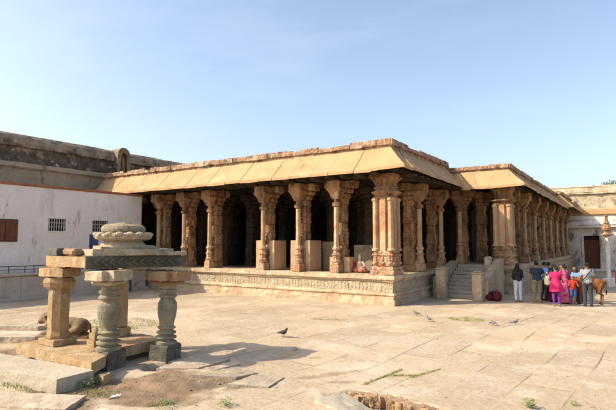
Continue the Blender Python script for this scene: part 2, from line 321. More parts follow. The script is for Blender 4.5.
# frieze with small carved figures
def frieze(f, p0, p1, nrm, z0, z1, step=.17):
    d = Vector(p1)-Vector(p0); L = d.length; d.normalize(); n = int(L/step)
    for i in range(n):
        u = (i+.5)*step; c = Vector(p0)+d*u
        r = random.Random(i*7+int(L*10))
        if r.random() < .12: continue
        if i % 9 == 0:
            q = (c.x, c.y, (z0+z1)/2); rr = (.03, .03, (z1-z0)*.5)
        else:
            q = (c.x, c.y, z0+(z1-z0)*(.38+.1*r.random())); rr = (.035+.03*r.random(), .02, (z1-z0)*(.28+.12*r.random()))
        f.ell(q, rr if abs(nrm[1]) else (rr[1], rr[0], rr[2]), n=7)
        if i % 9: f.ell((c.x+.03*(r.random()-.5), c.y, z0+(z1-z0)*.82), (.025, .022, .035), n=6)
frieze(f, (-21, 18.68), (-8.3, 18.68), (0, -1), .54, .90)
frieze(f, (-8.18, 18.8), (-8.18, 22.4), (1, 0), .54, .90)
obj('frieze', f, 'frieze', pl, rough=.006, seg=.3)
fl = MB(); fl.box(-30, -8.3, 18.9, 34, .9, 1.196); 
obj('floor', fl, 'plinth', temple)
fl = MB(); fl.box(-30, -9.6, 20.4, 34, 1.0, 1.202); obj('shaded_inner_floor', fl, 'darkpillar', temple)  # dark slab over the floor, carries the hall's shade as colour
PT2 = [(-5.95, 25.9, -1, -1), (-4.95, 25.9, 1, -1), (-4.95, 56, 1, 0)]
a, b, f = plinth(1.42, 1, 0, PT2, '', 0)
a.box(-5.9, -5.0, 26.0, 27.5, 0, 1.41)
p2 = obj('plinth', a, 'plinth', temple, rough=.022, seg=.12, fs=3); obj('coping', b, 'plinth', p2, rough=.03, seg=.12)
frieze(f, (-4.95, 26.0), (-4.95, 38), (1, 0), .64, 1.06, .2); frieze(f, (-5.9, 25.9), (-5.0, 25.9), (0, -1), .64, 1.06)
obj('frieze', f, 'frieze', p2, rough=.006, seg=.3)
fl = MB(); fl.box(-8.3, -5.05, 25.9, 56, .9, 1.412); fl.box(-16, -8.3, 34.01, 56, 1.2, 1.41)
obj('floor', fl, 'plinth', temple)

# ---- pillars
def colonnette_mb(h=4.05, r=.105):
    m = MB()
    m.box(-.19, .19, -.19, .19, 0, .34, .02)
    m.box(-.15, .15, -.15, .15, .34, .46, .02)
    m.lathe([(.17, .46), (.19, .5), (.14, .56), (.14, .72), (.18, .76), (.18, .8), (.13, .84), (.12, .98), (.17, 1.02), (.17, 1.08), (.12, 1.14), (.115, 1.2), (r, 1.24), (r, h*.71)], 8)
    return m
def capital_mb(h=4.05):
    m = MB(); z = h*.71
    m.lathe([(.11, z), (.17, z+.04), (.20, z+.12), (.17, z+.2), (.11, z+.24), (.11, z+.32), (.15, z+.36)], 12)
    m.lathe([(.15, z+.36), (.17, z+.44), (.20, z+.5), (.23, z+.6), (.30, z+.72), (.34, z+.78), (.34, z+.84)], 4)
    m.box(-.30, .30, -.36, .45, z+.84, h-.02, .02)
    return m
def core_mb(h=4.05, w=.54):
    m = MB(); a = w/2
    m.box(-a*1.06, a*1.06, -a*1.06, a*1.06, 0, .3, .02)
    m.box(-a, a, -a, a, .3, 1.05, .03)
    m.box(-a*.9, a*.9, -a*.9, a*.9, 1.05, 1.18, .01)
    m.box(-a*.95, a*.95, -a*.95, a*.95, 1.18, 1.8, .03)
    m.box(-a*.88, a*.88, -a*.88, a*.88, 1.79, 2.21, .04)
    m.box(-a*.95, a*.95, -a*.95, a*.95, 2.2, 2.75, .03)
    m.box(-a*.88, a*.88, -a*.88, a*.88, 2.74, 3.01, .03)
    m.box(-a*.98, a*.98, -a*.98, a*.98, 3.0, 3.3, .03)
    # relief figures on every face
    r = random.Random(3)
    for s_ in range(4):
        q = Matrix.Rotation(s_*math.pi/2, 4, 'Z')
        for z0, z1 in ((.38, .98), (1.24, 1.74), (2.26, 2.7)):
            dx = (r.random()-.5)*.1
            for cz, rz_, rx in ((.35, .3, .13), (.7, .14, .09), (.15, .15, .16)):
                c = q @ Vector((dx+(r.random()-.5)*.06, -a*.96, z0+(z1-z0)*cz)); 
                e = (rx, .06, (z1-z0)*rz_) if s_ % 2 == 0 else (.06, rx, (z1-z0)*rz_)
                m.ell(c, e, n=8)
    # bracket arms
    m.box(-.38, .38, -.2, .2, 3.3, 3.5, .04); m.box(-.2, .2, -.38, .38, 3.301, 3.499, .04)
    m.box(-.54, .54, -.2, .2, 3.5, 3.72, .06); m.box(-.2, .2, -.54, .54, 3.501, 3.719, .06)
    m.box(-.75, .75, -.24, .24, 3.72, h, .03); m.box(-.24, .24, -.75, .75, 3.722, h-.002, .03)
    return m
ME = {}
ME['core'] = core_mb().mesh('pillar', rough=.022, seg=.07, fs=3); ME['core'].materials.append(M['pillar'])
ME['core_b'] = core_mb(w=.50).mesh('pillar', rough=.03, seg=.07, fs=3, seed=4); ME['core_b'].materials.append(M['pillar'])
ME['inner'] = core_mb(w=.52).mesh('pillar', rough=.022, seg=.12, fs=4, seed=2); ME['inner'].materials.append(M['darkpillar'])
ME['colo'] = colonnette_mb().mesh('colonnette', rough=.007, seg=.1, fs=6); ME['colo'].materials.append(M['shaft'])
ME['colo_r'] = ME['colo'].copy(); ME['colo_r'].materials.clear(); ME['colo_r'].materials.append(M['redpillar'])
cm = colonnette_mb(); 
ME['cap'] = capital_mb().mesh('capital', rough=.01, seg=.1, fs=6); ME['cap'].materials.append(M['pillar'])
def base_mb():
    m = MB(); m.box(-.21, .21, -.21, .21, 0, .36, .02); m.box(-.17, .17, -.17, .17, .36, .47, .02)
    m.lathe([(.19, .47), (.205, .52), (.155, .58), (.155, .73), (.195, .77), (.195, .81), (.14, .85)], 8); return m
ME['base'] = base_mb().mesh('base', rough=.008, seg=.1, fs=6); ME['base'].materials.append(M['redpillar'])
def side_pillar(x, y, z, dirn, red=True, sz=1.0, core='core'):
    """dirn: outward rotation, 0 = colonnette towards -Y, 1 = towards +X"""
    rz = 0 if dirn == 0 else math.pi/2
    ox, oy = (0, .46) if dirn == 0 else (-.46, 0)
    p = bpy.data.objects.new('pillar', ME[core]); link(p, temple); p.location = (x+ox, y+oy, z); p.rotation_euler.z = rz+rnd.choice((0, math.pi)); p.scale.z = sz
    inv = Matrix.Rotation(-p.rotation_euler.z, 3, 'Z'); d = inv @ Vector((-ox, -oy, 0))
    for nm in ('colo', 'cap') + (('base',) if red else ()):
        c = bpy.data.objects.new({'colo': 'colonnette', 'cap': 'capital', 'base': 'base'}[nm], ME[nm]); link(c, p)
        c.location = d; c.rotation_euler.z = rz-p.rotation_euler.z
    return p
def inner_pillar(x, y, z, sz=1.0, core='inner'):
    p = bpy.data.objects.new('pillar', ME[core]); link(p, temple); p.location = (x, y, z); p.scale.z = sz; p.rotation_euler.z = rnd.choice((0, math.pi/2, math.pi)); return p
FX = [-10.93, -12.95, -15.0, -18.55, -20.45, -22.5, -25.2]
for i, x in enumerate(FX): side_pillar(x, 18.98, FZ, 0, red=(i < 3), core='core' if i % 2 else 'core_b')
for y, c in ((22.15, 'core'), (25.2, 'core_b')): side_pillar(-8.33, y, FZ, 1, core=c)
# composite pillar of the corners
def corner_pillar(x, y, z, h, w=1.0):
    s = w
    c = MB(); a = .30*s
    c.box(-a, a, -a, a, .95, 3.16, .05)
    c.box(-.13*s, .13*s, -a-.10*s, a+.10*s, .95, 3.16, .02); c.box(-a-.10*s, a+.10*s, -.13*s, .13*s, .953, 3.157, .02)
    o = obj('pillar', c, 'shaft', temple, rough=.01, seg=.1, fs=5, loc=(x, y, z)); o.scale.z = h/4.07
    b = MB()
    b.box(-.52*s, .52*s, -.52*s, .52*s, 0, .2, .02); b.box(-.48*s, .48*s, -.48*s, .48*s, .2, .34, .02)
    b.box(-.43*s, .43*s, -.43*s, .43*s, .34, .78, .03); b.box(-.47*s, .47*s, -.47*s, .47*s, .78, .86, .02); b.box(-.41*s, .41*s, -.41*s, .41*s, .86, .98, .02)
    for q in range(4):
        mt = Matrix.Rotation(q*math.pi/2, 4, 'Z')
        for u in (-.3, 0, .3):
            for cz, r1 in ((.48, .09), (.62, .06), (.71, .045)):
                v = mt @ Vector((u*s, -.43*s, cz)); b.ell(v, (r1, r1, r1*.9), n=8)
    obj('base', b, 'redpillar', o, rough=.012, seg=.09, fs=5)
    for sx in (-1, 1):
        for sy in (-1, 1):
            m = MB(); m.lathe([(.15, .98), (.15, 1.05), (.105, 1.1), (.10, 3.0), (.14, 3.05), (.14, 3.14)], 8, c=(0, 0))
            obj('colonnette', m, 'shaft', o, rough=.005, seg=.1, loc=(sx*.34*s, sy*.34*s, 0))
    k = MB(); wob = lambda i, r, zz: 1+.05*(i % 2)
    k.box(-.42*s, .42*s, -.42*s, .42*s, 3.14, 3.22, .02)
    def petal(kk, r, zz): return 1.0-.07*(kk % 3 == 0)
    def sq(prof, n=48):
        vs_ = []; fs_ = []
        for r, zz in prof:
            for i in range(n):
                a_ = 2*math.pi*i/n; cc, ss = math.cos(a_), math.sin(a_)
                e = (abs(cc)**3+abs(ss)**3)**(-1/3.)*r*(1-(.13 if zz > 3.66 else .05)*(i % 4 == 0))
                vs_.append((e*cc, e*ss, zz))
        for j in range(len(prof)-1):
            for i in range(n): fs_.append((j*n+i, j*n+(i+1)%n, (j+1)*n+(i+1)%n, (j+1)*n+i))
        k.add(vs_, fs_)
    sq([(.40*s, 3.22), (.50*s, 3.30), (.58*s, 3.36), (.58*s, 3.41), (.44*s, 3.46), (.42*s, 3.52), (.48*s, 3.56), (.48*s, 3.6), (.42*s, 3.64), (.42*s, 3.70), (.46*s, 3.82), (.54*s, 3.92), (.58*s, 3.97), (.50*s, 3.98)])
    k.box(-.52*s, .52*s, -.52*s, .52*s, 3.975, 4.14, .015)
    obj('capital', k, 'pillar', o, rough=.012, seg=.09, fs=6)
    return o
corner_pillar(-8.62, 19.14, FZ, 4.07)
corner_pillar(-5.5, 26.4, 1.42, 3.86)
for i in range(1, 9): side_pillar(-5.12, 26.4+3.4*i, 1.42, 1, sz=.955, core='core' if i % 2 else 'core_b')
# pillars seen above the stairs
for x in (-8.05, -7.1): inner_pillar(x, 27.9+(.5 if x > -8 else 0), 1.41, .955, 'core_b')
side_pillar(-7.75, 26.5, 1.41, 0, red=False, sz=.955)
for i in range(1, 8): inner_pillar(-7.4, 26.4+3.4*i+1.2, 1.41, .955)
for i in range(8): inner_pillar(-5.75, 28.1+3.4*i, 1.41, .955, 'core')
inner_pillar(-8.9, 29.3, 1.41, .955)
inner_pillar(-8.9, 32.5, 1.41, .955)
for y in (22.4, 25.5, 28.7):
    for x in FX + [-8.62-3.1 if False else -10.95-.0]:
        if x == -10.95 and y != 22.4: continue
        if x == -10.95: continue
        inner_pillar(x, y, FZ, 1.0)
# ---- ceiling, beams, walls
cl = MB()
cl.box(-27.5, -8.35, 18.95, 34, 5.62, 6.2); cl.box(-8.05, -5.25, 26.35, 56, 5.621, 6.19)
cl.box(-16, -8.05, 34, 56, 5.62, 6.2)
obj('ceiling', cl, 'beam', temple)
bmz = MB()
bmz.box(-27.4, -8.15, 18.85, 19.45, TOP, 5.62); bmz.box(-8.85, -8.15, 19.46, 26.0, TOP+.002, 5.619)
bmz.box(-8.1, -5.1, 26.15, 26.75, TOP-.02, 5.618); bmz.box(-5.7, -5.05, 26.76, 56, TOP-.02, 5.618)
for y in (22.4, 25.5, 28.7): bmz.box(-27.4, -9.0, y-.3, y+.3, TOP, 5.617)
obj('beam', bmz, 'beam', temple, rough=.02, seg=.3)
wl = MB(); wl.box(-27.4, -9.2, 31.2, 31.7, 1.19, 5.63); wl.box(-27.6, -27.2, 19, 34, 0, 5.63); wl.box(-11.0, -10.6, 31.71, 56, 1.19, 5.63); wl.box(-10.6, -5.3, 55.4, 55.8, 1.2, 5.63)
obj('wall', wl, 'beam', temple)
# ---- sloping eave slabs
EZ0, EZ1, ET = 6.44, 5.33, .12
ev = MB()
def eave_run(P0, P1, Q0, Q1, zi0, zi1, zo0, zo1, width=1.0, seed=0, lip=True):
    """P: inner top line, Q: outer lower line; split in slabs"""
    P0, P1, Q0, Q1 = map(Vector, (P0, P1, Q0, Q1)); L = (P1-P0).length; r = random.Random(seed)
    t = [0.0]
    while t[-1] < 1: t.append(min(1, t[-1]+(width*(.75+.5*r.random()))/L))
    if len(t) > 2 and t[-1]-t[-2] < .4*width/L: t.pop(-2)
    for a_, b_ in zip(t[:-1], t[1:]):
        g = .009/L; a2, b2 = a_+(g if a_ > 0 else 0), b_-(g if b_ < 1 else 0); dz = (r.random()-.5)*.05; dd = (r.random()-.5)*.05
        N = 5; top = []; 
        for u in (a2, b2):
            p = P0.lerp(P1, u); q = Q0.lerp(Q1, u); zi = zi0+(zi1-zi0)*u; zo = zo0+(zo1-zo0)*u
            col = []
            for k in range(N):
                s_ = k/(N-1); x = p.lerp(q, s_*(1+dd*.3)); sag = -.035*math.sin(math.pi*s_)
                col.append((x.x, x.y, zi+(zo-zi)*s_+sag+dz))
            top.append(col)
        vs_ = top[0]+top[1]+[(x, y, z-ET) for x, y, z in top[0]]+[(x, y, z-ET) for x, y, z in top[1]]
        fs_ = []
        for k in range(N-1):
            fs_ += [(k, k+1, N+k+1, N+k), (2*N+k, 3*N+k, 3*N+k+1, 2*N+k+1), (k, 2*N+k, 2*N+k+1, k+1), (N+k, N+k+1, 3*N+k+1, 3*N+k)]
        fs_ += [(0, N, 3*N, 2*N), (N-1, 3*N-1, 4*N-1, 2*N-1)]
        ev.add(vs_, fs_)
X1I, X1O, Y1I, Y1O = -8.28, -7.25, 18.85, 17.82
X2I, X2O, Y2I, Y2O = -5.2, -4.3, 26.3, 25.4
eave_run((-27.4, Y1I), (-8.7, Y1I), (-27.4, Y1O), (-8.7, Y1O), EZ0, EZ0, EZ1+.1, EZ1+.1, seed=1)
eave_run((-8.69, Y1I), (X1I, Y1I), (-8.69, Y1O), (X1O, Y1O), EZ0, EZ0, EZ1+.12, EZ1+.17, seed=2, width=9)
eave_run((X1I, Y1I), (X1I, Y2I), (X1O, Y1O), (X1O, Y2O), EZ0, EZ0, EZ1+.17, EZ1+.1, seed=3)
eave_run((X1I, Y2I), (-5.9, Y2I), (X1O, Y2O), (-5.9, Y2O), 6.2, 6.2, EZ1-.02, EZ1-.04, seed=4, width=.8)
eave_run((-5.89, Y2I), (X2I, Y2I), (-5.89, Y2O), (X2O, Y2O), 6.2, 6.2, EZ1-.04, EZ1+.02, seed=5, width=9)
eave_run((X2I, Y2I), (X2I, 44), (X2O, Y2O), (X2O, 44), 6.2, 6.2, EZ1+.02, EZ1-.06, seed=6)
eave_run((X2I+.35, 43.6), (X2I+.35, 51.9), (X2O+.4, 43.3), (X2O+.4, 51.9), 6.3, 6.3, EZ1+.06, EZ1, seed=8)
eave_run((X2I-.2, 43.6), (X2I+.35, 43.6), (X2I-.2, 43.3), (X2O+.4, 43.3), 6.3, 6.3, EZ1+.06, EZ1+.06, seed=9, width=9)
obj('eave', ev, 'eave', temple, rough=.012, seg=.2, fs=1.5)
# under-eave struts
for i in range(26):
    x = -27+i*.73
    if x < -8.4: st = MB(); st.box(x, x+.14, 18.0, 18.84, 5.24, 5.34); obj('strut', st, 'beam', temple, rough=.01, seg=.3)
for i in range(10): y = 19.4+i*.72; st = MB(); st.box(-8.1, -7.4, y, y+.14, 5.24, 5.33); obj('strut', st, 'beam', temple, rough=.01, seg=.3)
pp = MB()
def par(x0, x1, y0, y1, z0, z1):
    pp.box(x0, x1, y0, y1, z0, z1-.09)
def parrow(p0, p1, out, z0, z1, seed):
    """rows of weathered bricks of slightly different size"""
    p0 = Vector(p0); p1 = Vector(p1); d = (p1-p0); L = d.length; d.normalize(); o = Vector(out); r = random.Random(seed); u = 0
    while u < L:
        wd = .22+.5*r.random(); e = min(L, u+wd*1.3); zt = z1+(r.random()-.5)*.04; oo = .07+.04*r.random()
        if r.random() < .1: zt -= .08
        a_ = p0+d*u; b_ = p0+d*(e-.004); c_ = a_+o*oo; e_ = b_+o*oo
        x0, x1 = sorted((min(a_.x, b_.x, c_.x, e_.x), max(a_.x, b_.x, c_.x, e_.x))); y0, y1 = sorted((min(a_.y, b_.y, c_.y, e_.y), max(a_.y, b_.y, c_.y, e_.y)))
        pp.box(x0, x1, y0, y1, z0+(r.random())*.03, zt, .008); u = e
PZ = 6.76
pp.box(-27.4, X1I+.02, Y1I-.02, Y1I+.35, 6.1, PZ-.08); pp.box(X1I-.33, X1I+.02, Y1I+.351, Y2I+.2, 6.1, PZ-.081)
pp.box(X1I-.0, X2I+.02, Y2I-.02, Y2I+.3, 6.05, 6.39); pp.box(X2I-.3, X2I+.02, Y2I+.301, 43.6, 6.05, 6.389); pp.box(X2I+.05, X2I+.37, 43.58, 51.9, 6.05, 6.5)
parrow((-27.4, Y1I-.02), (X1I+.04, Y1I-.02), (0, -1), PZ-.24, PZ+.02, 11); parrow((X1I+.02, Y1I-.08), (X1I+.02, Y2I-.1), (1, 0), PZ-.24, PZ+.02, 12)
parrow((X1I, Y2I-.02), (X2I+.04, Y2I-.02), (0, -1), 6.25, 6.48, 13); parrow((X2I+.02, Y2I-.08), (X2I+.02, 43.6), (1, 0), 6.25, 6.48, 14); parrow((X2I+.38, 43.55), (X2I+.38, 51.9), (1, 0), 6.35, 6.58, 15); parrow((X2I, 43.6), (X2I+.4, 43.6), (0, -1), 6.35, 6.58, 16)
obj('parapet', pp, 'parapet', temple, rough=.018, seg=.12, fs=5)
rf = MB(); rf.box(-27.4, X1I-.34, Y1I+.36, 34, 6.21, 6.36); rf.box(-12, X2I-.32, Y2I+.31, 56, 6.2, 6.34)
obj('roof', rf, 'parapet', temple)
# ---- staircase
ss = MB(); n = 9
for i in range(n):
    z1 = 1.42*(i+1)/n; y0 = 22.9+i*(25.88-22.9)/n
    ss.box(-7.62+.01*(i % 2), -5.75, y0, 25.9, z1-1.42/n+.001 if i else 0, z1-.004*(i == n-1), .012)
obj('staircase', ss, 'step', temple, rough=.012, seg=.15)
def newel(x, y, w, h):
    m = MB(); m.box(-w/2, w/2, -w/2, w/2, 0, h-.12, .02); m.box(-w/2-.02, w/2+.02, -w/2-.02, w/2+.02, h-.12, h-.05, .015); m.box(-w/2+.03, w/2-.03, -w/2+.03, w/2-.03, h-.05, h, .02)
    obj('newel_post', m, 'plinth', temple, rough=.012, seg=.12, loc=(x, y, 0))
newel(-7.45, 22.5, .42, 1.42); newel(-5.78, 22.25, .40, 1.28); newel(-5.95, 24.9, .3, 1.85)
bw = MB(); bw.add([(x, y, z) for x in (-5.72, -5.42) for y, z in ((22.5, 0), (25.78, 0), (25.78, 1.75), (25.3, 1.75), (22.5, .85))], [(0,1,2,3,4), (9,8,7,6,5), (0,4,9,5), (4,3,8,9), (3,2,7,8), (2,1,6,7)])
obj('balustrade', bw, 'plinth', temple, rough=.015, seg=.15)
bw = MB(); bw.add([(x, y, z) for x in (-7.95, -7.66) for y, z in ((22.75, 0), (25.7, 0), (25.7, 1.6), (25.3, 1.6), (22.75, .9))], [(0,1,2,3,4), (9,8,7,6,5), (0,4,9,5), (4,3,8,9), (3,2,7,8), (2,1,6,7)])
obj('balustrade', bw, 'plinth', temple, rough=.015, seg=.15)

# ---- loose masonry blocks between the pillars
def blockthing(x0, x1, y0, y1, h, label, dz=0, m='block'):
    mb = MB(); mb.box(-(x1-x0)/2, (x1-x0)/2, 0, y1-y0, 0, h, .02)
    o = obj('stone_block', mb, m, None, rough=.008, seg=.2, loc=((x0+x1)/2, y0, FZ+.004)); tag(o, label, 'block', 'tall stone blocks between the hall pillars')
blockthing(-15.62, -14.5, 19.2, 20.2, 1.42, 'smooth tan stone block around the foot of the third pillar left of the corner pillar')
blockthing(-13.55, -12.45, 19.2, 20.2, 1.42, 'smooth tan stone block around the foot of the second pillar left of the corner pillar')
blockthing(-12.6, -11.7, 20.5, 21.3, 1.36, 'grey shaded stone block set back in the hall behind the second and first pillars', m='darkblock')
blockthing(-11.42, -10.42, 19.2, 20.0, .68, 'low tan stone block around the foot of the first pillar left of the corner pillar')
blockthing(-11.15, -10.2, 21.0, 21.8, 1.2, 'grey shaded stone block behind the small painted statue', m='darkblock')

# ================================================================ left whitewashed building
wb = empty('whitewashed_building', (0, 0, 0), 'flat roofed whitewashed building with a terracotta coping at the left edge of the courtyard', 'building')
WX = -23.4
mb = MB()
# wall with window openings built from pieces (openings: shutter y 11.2-12.2 z2.6-3.6, two grille windows)
OPS = [(10.5, 11.65, 2.6, 3.58), (13.1, 14.05, 3.08, 3.67), (15.4, 16.4, 3.08, 3.66), (15.3, 15.85, 1.95, 2.95)]
def wall_with(mb, x, y0, y1, z0, z1, ops, th=.35):
    ysx = sorted({y0, y1, *[o[0] for o in ops], *[o[1] for o in ops]}); zsx = sorted({z0, z1, *[o[2] for o in ops], *[o[3] for o in ops]})
    for a_, b_ in zip(ysx[:-1], ysx[1:]):
        for c_, d_ in zip(zsx[:-1], zsx[1:]):
            m_, q_ = (a_+b_)/2, (c_+d_)/2
            if any(o[0] < m_ < o[1] and o[2] < q_ < o[3] for o in ops): continue
            o_ = len(mb.v); mb.v += [(x, a_, c_), (x, b_, c_), (x, b_, d_), (x, a_, d_)]; mb.f.append((o_, o_+1, o_+2, o_+3))
    for (a_, b_, c_, d_) in ops:
        o_ = len(mb.v); mb.v += [(x, a_, c_), (x, b_, c_), (x, b_, d_), (x, a_, d_), (x-th, a_, c_), (x-th, b_, c_), (x-th, b_, d_), (x-th, a_, d_)]
        mb.f += [(o_, o_+1, o_+5, o_+4), (o_+1, o_+2, o_+6, o_+5), (o_+2, o_+3, o_+7, o_+6), (o_+3, o_, o_+4, o_+7)]
wall_with(mb, WX, 10.8, 18.5, 0, 5.12, OPS[1:])
mb.box(-29, WX-.36, 10.9, 18.4, 0, 5.1); mb.box(-29, WX-.02, 18.42, 18.5, 0, 5.11); 
mb.box(-29, WX, 2, 10.79, 0, 3.1); 
mb2 = MB(); wall_with(mb2, WX+.001, 10.0, 10.8, 0, 5.12, [])
mb.box(-29, WX-.001, 10.3, 10.8, 3.1, 5.12)
obj('wall', mb, 'white', wb)
cp = MB(); cp.box(WX-.45, WX+.06, 10.3, 18.55, 5.124, 5.24, .015); obj('coping', cp, 'terracotta', wb, rough=.012, seg=.2)
sh = MB(); sh.box(WX+.003, WX+.05, 10.6, 11.72, 2.56, 3.56, .01)
win = obj('window', sh, 'dark', wb)
for k in (0, 1):
    s2 = MB(); s2.box(WX+.052, WX+.085, 10.63+k*.54, 11.14+k*.54, 2.6, 3.52, .008)
    for q in range(6): s2.box(WX+.086, WX+.097, 10.68+k*.54, 11.09+k*.54, 2.7+q*.14, 2.76+q*.14)
    obj('shutter', s2, 'wood', win)
for (a_, b_, c_, d_) in OPS[1:3]:
    f_ = MB(); t_ = .05
    f_.box(WX-.08, WX+.02, a_-.04, a_+.03, c_-.04, d_+.04); f_.box(WX-.08, WX+.02, b_-.03, b_+.04, c_-.04, d_+.04)
    f_.box(WX-.08, WX+.03, a_-.06, b_+.06, d_+.0, d_+.07, .01); f_.box(WX-.08, WX+.03, a_-.06, b_+.06, c_-.07, c_, .01)
    fo = obj('window', f_, 'white', wb)
    pn = MB(); pn.box(WX-.30, WX-.25, a_+.001, b_-.001, c_+.001, d_-.001); obj('dark_panel', pn, 'dark', fo)  # added dark sheet, paints the darkness behind the grille
    g_ = MB(); N = 7
    for q in range(N): yy = a_+.05+(b_-a_-.1)*(q+.5)/N; g_.caps((WX-.05, yy, c_), (WX-.05, yy, d_), .02, .02, 6)
    for zz in (c_+.2, d_-.2): g_.caps((WX-.03, a_, zz), (WX-.03, b_, zz), .014, .014, 6)
    obj('grille', g_, mat('white_painted_iron', (.55,.5,.46), bump=0), fo)
bd = MB(); bd.box(WX-.12, WX-.06, 15.3, 15.85, 1.95, 2.95); obj('hatch', bd, 'bluepaint', wb)
# plastered ledge with a rail at the foot of the wall
lg = MB(); lg.box(WX-.0, WX+.75, 2, 18.3, -.05, 1.05, .03)
for y in (5, 7.2, 9.4, 11.6, 13.8, 16): lg.box(WX+.75, WX+.80, y, y+.22, 0, .98, .01)
lg.box(WX+.0, WX+.86, 2, 18.32, 1.05, 1.17, .03); lg.box(WX+.75, WX+1.0, 2, 18.3, -.05, .13, .02)
lg.v = [(x+.003, y, z) for x, y, z in lg.v]
obj('ledge', lg, 'ledge', wb, rough=.012, seg=.3)
rl = empty('railing', (0,0,0), 'thin dark iron railing standing on the plastered ledge of the whitewashed building', 'railing')
r1 = MB(); r1.caps((WX+.45, 8, 1.47), (WX+.45, 13.5, 1.47), .022, .022, 6); r1.caps((WX+.45, 8, 1.32), (WX+.45, 13.5, 1.32), .015, .015, 6)
obj('rail', r1, 'iron', rl)
for y in (8.2, 9.2, 10.2, 11.2, 11.9, 12.3, 13.2):
    q_ = MB(); q_.caps((WX+.45, y, 1.17), (WX+.45, y, 1.47), .02, .02, 6); obj('post', q_, 'iron', rl)
# ================================================================ tall vaulted building behind it
vb = empty('vaulted_building', (0,0,0), 'tall dark weathered building with a rounded vault roof behind the whitewashed building', 'building')
GX = -28.0
mb = MB(); mb.box(-34, GX-.05, 0, 30, 0, 6.62); obj('wall', mb, 'tanwall', vb, rough=.02, seg=.5)
mb = MB(); mb.box(-33.5, GX+.16, 0, 30, 6.62, 6.9, .05); obj('cornice', mb, 'tanwall', vb, rough=.04, seg=.25, fs=2)
mb = MB(); mb.box(-33, GX-.12, 0, 30, 6.9, 7.82); obj('parapet', mb, 'soot', vb, rough=.035, seg=.2, fs=2)
mb = MB(); pr = []
for i in range(9): t_ = math.pi*i/8; pr.append((GX-.55+.62*math.cos(t_), 7.84+.72*math.sin(t_)))
vs_ = [(x, y, z) for y in (0, 30) for x, z in pr]; mb.add(vs_, [(i, i+1, 9+i+1, 9+i) for i in range(8)]+[tuple(range(9))[::-1], tuple(range(9, 18)), (0, 9, 17, 8)])
mb.box(GX-1.2, GX+.12, 0, 30, 7.78, 7.86, .02)
obj('vault', mb, 'vault', vb, rough=.04, seg=.25, fs=1.5)
# arched niche at the end
mb = MB(); yc = 20.4; pts = []; inn = []
for i in range(13): t_ = math.pi*i/12; pts.append((yc+.48*math.cos(t_), 8.15+.55*math.sin(t_))); inn.append((yc+.24*math.cos(t_), 8.05+.3*math.sin(t_)))
pts = [(yc+.48, 6.5)]+pts+[(yc-.48, 6.5)]; inn = [(yc+.24, 7.1)]+inn+[(yc-.24, 7.1)]
N = len(pts); x0, x1 = GX+.05, GX+.32
vs_ = [(x1, *p) for p in pts]+[(x1, *p) for p in inn]+[(x0-.6, *p) for p in pts]+[(x0, *p) for p in inn]
fs_ = []
for i in range(N-1): fs_ += [(i, i+1, N+i+1, N+i), (i+1, i, 2*N+i, 2*N+i+1), (N+i, N+i+1, 3*N+i+1, 3*N+i)]
fs_ += [(0, N, 2*N-1, N-1), (N, 3*N, 4*N-1, 2*N-1), tuple(range(3*N, 4*N))]
mb.add(vs_, fs_); nich = obj('niche', mb, 'vault', vb, rough=.02, seg=.12)
mb = MB(); mb.caps((GX+.2, yc, 7.1), (GX+.2, yc, 7.9), .14, .10, 8); obj('statue', mb, 'pillar', nich, rough=.03, seg=.08)

# ================================================================ right building
rb = empty('courtyard_wall', (0,0,0), 'weathered whitewashed temple building with stepped cornices and a dark red door at the right edge', 'building')
RY = 39.5; RB0 = len(rb.children)
mb = MB()
DX0, DX1, DZ0, DZ1 = -3.0, -2.05, .75, 3.0
mb.box(-5.2, DX0, RY, RY+.8, 0, 3.55); mb.box(DX1, 12, RY, RY+.8, 0, 3.55); mb.box(DX0, DX1, RY, RY+.8, DZ1, 3.55); mb.box(DX0, DX1, RY, RY+.8, 0, DZ0); mb.box(-5.2, 12, RY+.801, RY+4, 0, 3.4)
obj('wall', mb, 'oldwhite', rb, rough=.015, seg=.25)
mb = MB(); mb.box(DX0-.14, DX0, RY-.05, RY+.1, DZ0, DZ1+.14, .01); mb.box(DX1, DX1+.14, RY-.05, RY+.1, DZ0, DZ1+.14, .01); mb.box(DX0-.001, DX1+.001, RY-.05, RY+.1, DZ1, DZ1+.14, .01)
dr = obj('door_frame', mb, 'oldwhite', rb)
mb = MB(); mb.box(DX0, DX1, RY+.2, RY+.26, DZ0, DZ1-.3)
for i in range(5): mb.box(DX0+.04+i*.18, DX0+.18+i*.18, RY+.17, RY+.2, DZ0+.1, DZ1-.42)
obj('door', mb, 'door', rb)
mb = MB(); mb.box(DX0, DX1, RY+.3, RY+.33, DZ0, DZ1); obj('doorway', mb, 'dark', rb)
mb = MB(); mb.box(-5, 12, RY-.55, RY-.005, 0, .72, .03); mb.box(-5, 12, RY-.8, RY-.56, 0, .3, .03); obj('base', mb, 'oldwhite', rb, rough=.03, seg=.2, fs=2)
mb = MB(); mb.box(-5.2, 12, RY-.32, RY+.6, 3.55, 3.68, .03)
prf = [(RY-.32, 3.68), (RY-.38, 3.76), (RY-.36, 3.9), (RY-.22, 4.02), (RY-.02, 4.1), (RY+.5, 4.1), (RY+.5, 3.68)]
mb.add([(x, y, z) for x in (-5.2, 12) for y, z in prf], [tuple(range(7)), tuple(range(13, 6, -1))]+[(i, (i+1)%7, 7+(i+1)%7, 7+i) for i in range(7)])
mb.box(-5.2, 12, RY+.0, RY+.6, 4.1, 4.42, .02)
obj('cornice', mb, 'oldwhite', rb, rough=.02, seg=.2)
mb = MB(); mb.box(-5.2, 12, RY-.14, RY+.7, 4.42, 4.86, .05); obj('frieze', mb, 'eave', rb, rough=.02, seg=.2)
